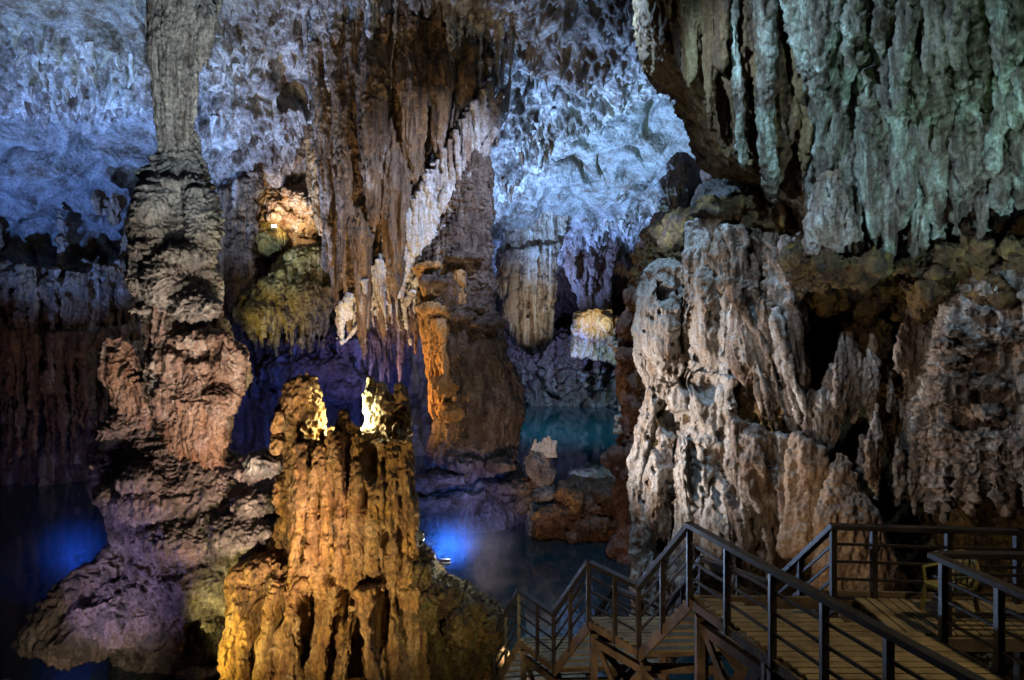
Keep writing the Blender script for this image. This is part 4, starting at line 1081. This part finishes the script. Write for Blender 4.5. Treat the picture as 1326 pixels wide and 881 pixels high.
A = [at(893, 680, 10.15), at(827, 760, 11.5), at(762, 728, 12.6), at(717, 795, 13.8), at(672, 765, 14.94), at(640, 825, 16.0)]
B = [at(1079, 682, 10.08), at(1000, 757, 11.6), at(908, 724, 12.77), at(862, 785, 14.0), at(795, 757, 15.1), at(760, 812, 16.2)]
for L_ in (A, B):
    for p in L_: p[2] -= 1.05
for i in (0,): A[i][2] = B[i][2] = 0.0
for i, j in ((1, 2), (3, 4)):
    z = (A[i][2] + A[j][2]) / 2
    A[i][2] = A[j][2] = B[i][2] = B[j][2] = z
B[5][2] = A[5][2]
zA1, zA3, zA5 = A[1][2], A[3][2], A[5][2]
NR = [np.array([2.70, 10.15, 0]), np.array([4.62, 4.3, 0])]           # near rail of the platform
INN = np.array([5.62, 8.88, 0])                                      # corner of the inner railing
INE = np.array([6.6, 4.3, 0])

dk = planks([(2.74, 10.12), (4.66, 4.3), (6.56, 4.3), (5.58, 8.88)], 0, 'X')
dk.build('deck', M['deck'], BW, .004)
dk = planks([(2.9, 10.12), (3.35, 8.905), (9.5, 8.905), (9.5, 9.75), (4.85, 10.06)], 0.0, 'Y', .16)
# keep only boards right of the cross-laid part
keepV, keepF = [], []
for i in range(0, len(dk.V), 8):
    if dk.V[i][0] > 5.0:
        o_ = len(keepV); keepV += dk.V[i:i + 8]
        keepF += [tuple(q + o_ for q in f) for f in [(0, 1, 2, 3), (7, 6, 5, 4), (0, 4, 5, 1), (1, 5, 6, 2), (2, 6, 7, 3), (3, 7, 4, 0)]]
d2 = Timber(); d2.V, d2.F = keepV, keepF
d2.build('deck', M['deck_y'], BW, .004)
dk = planks([(2.74, 10.12), (3.13, 8.9), (4.99, 8.9), (4.99, 10.06)], .0, 'X')
d3 = Timber()
for i in range(0, len(dk.V), 8):
    if dk.V[i][1] > 8.86 and dk.V[i + 4][0] > 0:
        pass
# (the cross-laid deck already runs to the inner corner; this fills the strip up to the stair head)
fill = planks([(2.74, 10.12), (3.13, 8.885), (5.58, 8.885), (4.98, 8.9), (4.98, 10.06)], 0, 'X')
# fascia and joists of the platform
fa = Timber()
fa.bar(NR[0] + (-.0, 0, -.12), NR[1] + (0, 0, -.12), .05, .13)
fa.bar((2.70, 10.17, -.12), (4.85, 10.12, -.12), .05, .18)
fa.bar(INN + (.03, -.02, -.12), INE + (.03, 0, -.12), .05, .18)
fa.bar((5.6, 8.86, -.12), (9.5, 8.86, -.12), .05, .18)
fa.bar((4.85, 10.12, -.12), (9.5, 9.82, -.12), .05, .18)
fa.bar((4.87, 10.08, .05), (9.5, 9.77, .05), .05, .08)
fa.build('fascia', M['brace'], BW)
# railings
railing([NR[1], NR[0]], BW, [[.16, .29, .42, .56, .70, .85, 1.0]], label='long near railing along the lake side of the platform')
seg = [[.5, 1.0], [.45, 1.0], [.5, 1.0], [.45, 1.0], [.5, 1.0]]
railing(A, BW, seg, label='stepped near railing of the stairs')
railing(B, BW, [[.0, .5, 1.0], [.45, 1.0], [.5, 1.0], [.45, 1.0], [.5, 1.0]], label='stepped far railing of the stairs')
railing([B[0], (7.5, 9.83, 0), (9.5, 9.68, 0)], BW, [[.22, .62, .98], [.5, 1]], label='straight railing at the back of the platform')
railing([INE, INN], BW, [[.3, .6, .8, .97]], label='inner railing around the stairwell opening')
railing([INN + (.12, .04, 0), (9.5, 8.84, 0)], BW, [[.02, .5, 1]], label='inner railing parallel to the back railing')

# landings and stairs
def landing(a0, b0, a1, b1):
    z = a0[2]
    lp = part_empty('landing', BW)
    planks([a0[:2], b0[:2], b1[:2], a1[:2]], z, 'X').build('deck', M['deck'], lp, .004)
    f_ = Timber()
    for p, q in ((a0, a1), (b0, b1), (a0, b0), (a1, b1)):
        f_.bar(np.array(p) + (0, 0, -.1), np.array(q) + (0, 0, -.1), .05, .13)
    f_.build('fascia', M['brace'], lp)
landing(A[1], B[1], A[2], B[2])
landing(A[3], B[3], A[4], B[4])
def stairs(a0, b0, a1, b1, n):
    s_ = part_empty('stair_flight', BW)
    for k in range(n):
        u0, u1 = (k + .05) / n, (k + 1.02) / n
        z = a0[2] + (a1[2] - a0[2]) * (k + .9) / n
        t_ = Timber()
        for h in (0, .5):
            v = u0 + (u1 - u0) * (h + .25)
            p = a0 + (a1 - a0) * v; q = b0 + (b1 - b0) * v
            t_.bar((p[0], p[1], z), (q[0], q[1], z), np.linalg.norm((a1 - a0)[:2]) / n * .47, .04)
        t_.build('tread', M['deck'], s_, .004)
    for p, q in ((a0, a1), (b0, b1)):
        timber1('stringer', p + (0, 0, -.16), q + (0, 0, -.16), .05, .16, M['brace'], s_)
stairs(A[0], B[0], A[1], B[1], 7)
stairs(A[2], B[2], A[3], B[3], 7)
stairs(A[4], B[4], A[5], B[5], 7)

# trestles
def trestle(p, q, zt, zb=WATER - .6):
    tr = part_empty('trestle', BW)
    p, q = np.array(p, float), np.array(q, float)
    for e in (p, q):
        timber1('leg', (e[0], e[1], zb), (e[0], e[1], zt), .13, .13, M['brace'], tr)
    m_ = (p + q) / 2
    dz = min(2.2, zt - zb - .4)
    h = 0.0
    while zt - h - 1.7 > zb + .2:
        timber1('brace', (p[0], p[1] - .08, zt - h - .1), (q[0], q[1] - .08, zt - h - 1.7), .05, .12, M['brace'], tr)
        timber1('brace', (p[0], p[1] + .08, zt - h - 1.7), (q[0], q[1] + .08, zt - h - .1), .05, .12, M['brace'], tr)
        timber1('brace', (p[0], p[1] - .02, zt - h - 1.75), (q[0], q[1] - .02, zt - h - 1.75), .06, .12, M['brace'], tr)
        h += 1.75
    timber1('brace', (p[0], p[1], zt - .16), (q[0], q[1], zt - .16), .1, .14, M['brace'], tr)
def lerp(a, b, u): return np.array(a) + (np.array(b) - np.array(a)) * u
for u in (.02, .28, .56):
    p = lerp(NR[0], NR[1], u)
    trestle(p[:2] + np.array([.12, -.05]), p[:2] + np.array([1.3, -.1]), -.22)
    if u < .5:
        p2 = lerp(NR[0], NR[1], u + .26)
        trestle(p[:2] + np.array([.06, -.1]), p2[:2] + np.array([.06, .1]), -.22)
trestle(lerp(A[0], A[1], .15)[:2] + np.array([.1, 0]), lerp(A[0], A[1], .95)[:2] + np.array([.1, 0]), zA1 - .25)
trestle(A[1][:2] + np.array([.1, .05]), A[2][:2] + np.array([.1, -.05]), zA1 - .25)
trestle(A[1][:2] + np.array([.1, .1]), A[1][:2] + np.array([1.4, .1]), zA1 - .25)
trestle(A[2][:2] + np.array([.1, 0]), A[2][:2] + np.array([1.4, .05]), zA1 - .25)
trestle(A[2][:2] + np.array([.05, .2]), A[3][:2] + np.array([.1, -.05]), zA3 - .25)
trestle(A[3][:2] + np.array([.1, .05]), A[4][:2] + np.array([.1, -.05]), zA3 - .25)
trestle(A[3][:2] + np.array([.1, .08]), A[3][:2] + np.array([1.4, .12]), zA3 - .25)
trestle(B[1][:2], B[2][:2], zA1 - .25)
trestle(B[3][:2], B[4][:2], zA3 - .25)
trestle(B[0][:2] + np.array([.1, -.1]), np.array([7.4, 9.7]), -.22)

# plastic chair on the platform
def chair():
    c = empty('plastic_chair', (6.2, 9.45, 0.0), 'yellowed plastic armchair on the platform by the back railing', 'chair', rz=math.radians(-72))
    def part(name, bars, bevel=.012):
        t_ = Timber()
        for p, q, w, h in bars: t_.bar(p, q, w, h)
        return t_.build(name, M['plastic'], c, bevel, np.zeros(3))
    # faces -Y in its own frame
    part('seat', [((0, -.23, .42), (0, .2, .40), .44, .03), ((-.22, -.22, .40), (.22, -.22, .40), .03, .06)])
    for sx in (-1, 1):
        part('leg', [((sx * .24, -.25, 0), (sx * .20, -.20, .41), .06, .05)])
        part('leg', [((sx * .23, .27, 0), (sx * .19, .19, .41), .06, .05)])
        part('armrest', [((sx * .25, -.2, .62), (sx * .24, .2, .64), .055, .025), ((sx * .22, -.2, .4), (sx * .25, -.2, .62), .04, .04)])
    # arched slatted backrest
    t_ = Timber()
    pts = [(-.21, .2, .40), (-.22, .25, .65), (-.17, .28, .8), (-.06, .29, .86), (.06, .29, .86), (.17, .28, .8), (.22, .25, .65), (.21, .2, .40)]
    for p, q in zip(pts[:-1], pts[1:]): t_.bar(p, q, .035, .05, (0, 1, 0))
    for x in (-.13, -.045, .045, .13):
        t_.bar((x, .21, .43), (x * .95, .285, .84 - abs(x) * .3), .05, .014, (0, 1, 0))
    t_.build('backrest', M['plastic'], c, .006, np.zeros(3))
chair()

# ------------------------------------------------------------------ muddy shallows in the near left corner
gx, gy = np.meshgrid(np.linspace(-17, -5.0, 140), np.linspace(12.5, 17.6, 80), indexing='ij')
Q = np.stack([gx.ravel(), gy.ravel(), 0 * gx.ravel()], 1)
edge = 17.3 - gy.ravel() + .35 * fbm(Q, .6, 4, .55, 3)
hz_ = WATER - .10 + .16 * np.clip(edge, 0, 2) + .07 * fbm(Q, 1.3, 5, .55, 9) - .25 * np.clip(gx.ravel() + 6.4, 0, 2)
mud = mesh_obj('shore', np.stack([gx.ravel(), gy.ravel(), hz_], 1), grid_faces(140, 80)[:, ::-1], rock_mat('wet mud', [(.05, .035, .015), (.11, .08, .03), (.17, .13, .05)], .8, 1, seed=51, rough=.32, bump=.3))
tag(mud, 'brown muddy bank at the near left edge of the lake', 'shore', kind='structure')
for (x, y, D, r, lb) in ((246, 874, 16.7, 11, 'small pale rock at the water edge left of the golden stalagmite'), (268, 870, 16.9, 7, 'smallest pale pebble-like rock between the golden stalagmite and its neighbour rock')):
    b = Body(); b.blob(x, y, D, r * 1.5, r * .6, .2); b.blob(x + r, y + 2, D - .1, r * .8, r * .5, .15)
    o = b.finish('rock', .03, d_rock(.08, 3, .04), M['white'], loc=tuple(at(x, y, D)))
    tag(o, lb, 'rock')

# ------------------------------------------------------------------ lamps
def floodlight(p, tgt, lens, size, label):
    p, tgt = Vector(p), Vector(tgt)
    e = empty('floodlight', p, label, 'lamp')
    e.rotation_mode = 'QUATERNION'
    e.rotation_quaternion = (tgt - p).to_track_quat('-Z', 'Y')
    s = size
    t_ = Timber(); t_.bar((-s, 0, 0), (s, 0, 0), s * 1.2, s * .8); t_.build('housing', M['metal'], e, s * .1, np.zeros(3))
    t_ = Timber(); t_.bar((-s * .9, 0, -s * .45), (s * .9, 0, -s * .45), s * 1.0, s * .1); t_.build('lens', lens, e, 0, np.zeros(3))
    t_ = Timber(); t_.bar((-s * 1.1, 0, 0), (-s * 1.1, 0, s), s * .15, s * .3); t_.bar((s * 1.1, 0, 0), (s * 1.1, 0, s), s * .15, s * .3); t_.bar((-s * 1.15, 0, s), (s * 1.15, 0, s), s * .15, s * .3)
    t_.build('bracket', M['metal'], e, 0, np.zeros(3))

def spot(name, p, tgt, col, power, ang=60, r=.12, blend=1.0):
    l = bpy.data.lights.new(name, 'SPOT'); l.color = col; l.energy = power; l.spot_size = math.radians(ang); l.spot_blend = blend; l.shadow_soft_size = r
    o = bpy.data.objects.new(name, l); COL.objects.link(o)
    o.location = p
    o.rotation_mode = 'QUATERNION'; o.rotation_quaternion = (Vector(tgt) - Vector(p)).to_track_quat('-Z', 'Y')
    return o
def point(name, p, col, power, r=.1):
    l = bpy.data.lights.new(name, 'POINT'); l.color = col; l.energy = power; l.shadow_soft_size = r
    o = bpy.data.objects.new(name, l); COL.objects.link(o); o.location = p
    return o

floodlight(at(355, 293, 35.0), at(300, 340, 25), M['lens_white'], .12, 'small bright white lamp above the yellow flowstone in the alcove')
floodlight(at(577, 728, DY - .2), at(620, 640, 30), M['lens_blue'], .12, 'small glowing lamp on the mossy rock beside the golden stalagmite')
floodlight(at(102, 738, 17.7), at(60, 600, 34), M['lens_blue'], .10, 'small blue lamp on the foot of the tall left column')

# coloured floods of the show cave, with unseen fills added for dark spots
spot('flood amber', at(250, 1060, 10.5), at(440, 660, 17), (1, .74, .38), 2043, 75, .05)
spot('flood amber side', at(130, 930, 13), at(310, 810, 16), (1, .76, .2), 990, 60, .05)
spot('moss fill', at(660, 980, 11), at(590, 780, 16.6), (1, .80, .4), 360, 50, .05)  # unseen fill added to brighten the mossy rock
point('crown lamp', at(449, 548, 17.55), (1, .95, .5), 312, .06)
spot('crown lamp up', at(452, 552, 17.55), at(486, 515, 17.9), (1, .97, .6), 253, 80)
spot('rim lamp', at(560, 716, 18.4), at(520, 620, 17.4), (.85, .92, 1), 900, 90)
spot('blue lamp', at(580, 722, 17.6), at(590, 672, 29), (.03, .18, 1), 5820, 36)
spot('column flood upper', at(345, 890, 14.2), at(222, 150, 19), (1, 1, .82), 1050, 44, .06)
spot('column flood lower', (-1.2, 10.5, -3.6), at(250, 530, 18.5), (1, .64, .5), 5040, 40, .06)
spot('column violet', at(-40, 900, 13.5), at(225, 690, 18), (.60, .46, 1), 400, 70, .06)
spot('left foot warm', at(60, 960, 12.5), at(120, 810, 17), (1, .75, .5), 249, 60, .06)
spot('left blue', at(-60, 560, 24), at(70, 190, 32), (.14, .32, 1), 11880, 72)
spot('left band', at(-90, 430, 23), at(110, 90, 28), (.28, .48, 1), 7471, 90)
spot('left purple', at(-120, 620, 24), at(90, 470, 36), (.5, .34, .5), 425, 100)
spot('left lake blue', at(98, 724, 18.4), at(90, 705, 24), (.02, .12, 1), 1202, 50)
spot('middle ceiling', at(270, 520, 27), at(350, 110, 32), (.30, .50, 1), 13068, 80)
spot('curtain flood', at(400, 620, 24), at(490, 220, 31.5), (1, .72, .42), 3718, 70, .08)
spot('curtain cool', at(835, -70, 20.5), at(545, 300, 30), (.55, .66, 1), 11481, 50, .08)
spot('alcove lamp', at(357, 290, 34.6), at(385, 262, 37.4), (1, .75, .45), 500, 130)
spot('flowstone lamp', at(300, 520, 30), at(375, 380, 35), (1, .85, .3), 585, 50)
spot('centre orange', at(390, 545, 29.5), at(562, 500, 30), (1, .50, .14), 3941, 64)
spot('centre fill', at(690, 905, 15.6), at(615, 480, 30), (1, .70, .58), 2667, 60)
spot('ceiling flood', at(628, 520, 34.5), at(790, 180, 39), (.26, .48, 1), 38846, 85)
spot('ceiling green', at(822, 440, 29), at(850, 180, 38), (.40, 1, .5), 1540, 80)
spot('ceiling near', at(648, 468, 33.6), at(730, 60, 29), (.28,.50,1), 9100, 90)
spot('far drape', at(712, 575, 33), at(690, 390, 45), (1, .90, .72), 3404, 26)
spot('far rock', at(770, 440, 53), at(770, 405, 58), (1, .85, .45), 900, 60)
spot('far hall blue', at(720, 470, 55), at(740, 420, 72), (.16, .20, .6), 2800, 140)
spot('far lake', at(690, 400, 49), at(745, 550, 53), (.3, .75, 1), 6240, 120)
spot('drapery flood', at(1420, 520, 10.2), at(1150, 90, 14), (.55, .88, 1), 1008, 90, .05)
spot('drapery blue', at(785, -70, 12), at(1130, 190, 15), (.45, .72, 1), 1800, 80, .05)
spot('wall flood', at(515, 622, 19.5), at(930, 520, 19), (1, .90, .86), 4957, 56, .05)
spot('wall flood right', (-5.5, 7.5, 3.5), at(1170, 470, 15), (1, .86, .76), 1157, 42, .05)
spot('wall blue', at(740, -90, 17.5), at(890, 480, 20), (.40, .66, 1), 3620, 90, .05)
spot('wall foot warm', at(1000, 740, 13.5), at(1080, 640, 16), (1, .75, .45), 64, 110)
spot('deck lamp', at(1500, 200, 6.5), (4.9, 8.8, 0), (1, .80, .45), 347, 80)
spot('trestle lamp', (-2.2, 6.5, -3.2), (1.8, 11.5, -1.8), (1, .72, .42), 605, 60)
spot('stair blue', at(540, 700, 18.8), (3.5, 11.5, 0), (.4, .6, 1), 910, 40)
spot('low curtain violet', at(470, 650, 28), at(480, 450, 33), (.6, .5, 1), 1500, 70, .08)
spot('far ceiling', at(685, 420, 48), at(735, 285, 50), (.22,.38,1), 6047, 120)
spot('back wall blue', at(450, 640, 23), at(450, 520, 38), (.05, .13, 1), 5000, 70)
spot('boulder blue', at(800, 330, 20), at(930, 245, 24), (.45, .6, 1), 1100, 40)
spot('overhang teal', at(60, 330, 17), at(100, 10, 24), (.35, .75, 1), 2200, 60)
spot('drapery green', at(1300, 420, 9.5), at(1300, 30, 12.6), (.5, 1, .5), 304, 60)
point('lamp spill', at(582, 716, 16.9), (.9, .95, 1), 26, .05)
spot('column flood shaft', (-2.0, 5.0, .6), at(222, 100, 19.3), (.74, .90, 1), 6435, 25, .06)
spot('column fill low', (-3.2, 8.0, -3.4), at(235, 330, 18.8), (1, .90, .76), 3000, 44, .06)
spot('mound lamp', at(690, 905, 15.6), at(770, 650, 27), (1, .6, .35), 432, 50)

# ------------------------------------------------------------------ volumes added to carry the blue lamp glow over the water
def glow_mist(c, r, dens, label):
    m = bpy.data.materials.new('lamp mist'); m.use_nodes = True
    N = m.node_tree.nodes; L = m.node_tree.links; N.clear()
    out = N.new('ShaderNodeOutputMaterial'); v = N.new('ShaderNodeVolumePrincipled'); v.inputs['Color'].default_value = (.9, .93, 1, 1)
    tc = N.new('ShaderNodeTexCoord'); ln = N.new('ShaderNodeVectorMath'); ln.operation = 'LENGTH'; L.new(tc.outputs['Object'], ln.inputs[0])
    mr = N.new('ShaderNodeMapRange'); mr.inputs['From Min'].default_value = 1.0; mr.inputs['From Max'].default_value = .1
    mr.inputs['To Min'].default_value = 0; mr.inputs['To Max'].default_value = dens; mr.interpolation_type = 'SMOOTHSTEP'
    nz = N.new('ShaderNodeTexNoise'); nz.inputs['Scale'].default_value = 1.6; nz.inputs['Detail'].default_value = 4; L.new(tc.outputs['Object'], nz.inputs['Vector'])
    ma = N.new('ShaderNodeMath'); ma.operation = 'MULTIPLY_ADD'; ma.inputs[1].default_value = 1.1; L.new(nz.outputs[0], ma.inputs[0]); L.new(ln.outputs['Value'], ma.inputs[2])
    sb = N.new('ShaderNodeMath'); sb.operation = 'SUBTRACT'; sb.inputs[1].default_value = .45; L.new(ma.outputs[0], sb.inputs[0])
    L.new(sb.outputs[0], mr.inputs[0]); L.new(mr.outputs[0], v.inputs['Density']); L.new(v.outputs[0], out.inputs['Volume'])
    th = np.linspace(0, 2 * np.pi, 16, endpoint=False); ph = np.linspace(.02, np.pi - .02, 10)
    R = np.stack([np.sin(ph)[:, None] * np.cos(th), np.sin(ph)[:, None] * np.sin(th), np.cos(ph)[:, None] + 0 * th], -1)
    bb = Body(); bb.rings(R)
    o = mesh_obj('glow_mist', np.vstack(bb.V), [tuple(reversed(f)) for f in bb.F], m)
    o.location = c; o.scale = r
    tag(o, label, 'glow_mist', kind='stuff')
glow_mist(at(592, 712, 20.5), (2.6, 3.2, 1.45), .12, 'added volume for the blue lamp glow over the water beside the lamp on the mossy rock')
glow_mist(at(88, 715, 20.5), (3.0, 3.4, 2.4), .06, 'added volume for the faint blue lamp glow over the water beyond the foot of the tall left column')

# ------------------------------------------------------------------ world, camera, render settings
w = bpy.data.worlds.new('World'); sc.world = w; w.use_nodes = True
bg = w.node_tree.nodes['Background']; bg.inputs[0].default_value = (.28, .26, .55, 1); bg.inputs[1].default_value = .013

cam = bpy.data.cameras.new('camera'); co = bpy.data.objects.new('camera', cam); COL.objects.link(co)
co.location = CAM; co.rotation_euler = (math.radians(90), 0, 0)
cam.sensor_width = 36; cam.lens = 36 * F / 1326.0
cam.shift_y = -(881 / 2 - HY) / 1326.0 * 1.0
cam.clip_end = 400; cam.clip_start = .1
sc.camera = co
sc.view_settings.view_transform = 'Standard'
sc.view_settings.look = 'None'
sc.view_settings.exposure = .35
sc.view_settings.gamma = 1
sc.cycles.max_bounces = 4; sc.cycles.diffuse_bounces = 2; sc.cycles.glossy_bounces = 3
sc.cycles.use_denoising = True
sc.cycles.use_adaptive_sampling = True; sc.cycles.adaptive_threshold = .03
sc.cycles.sample_clamp_indirect = 4
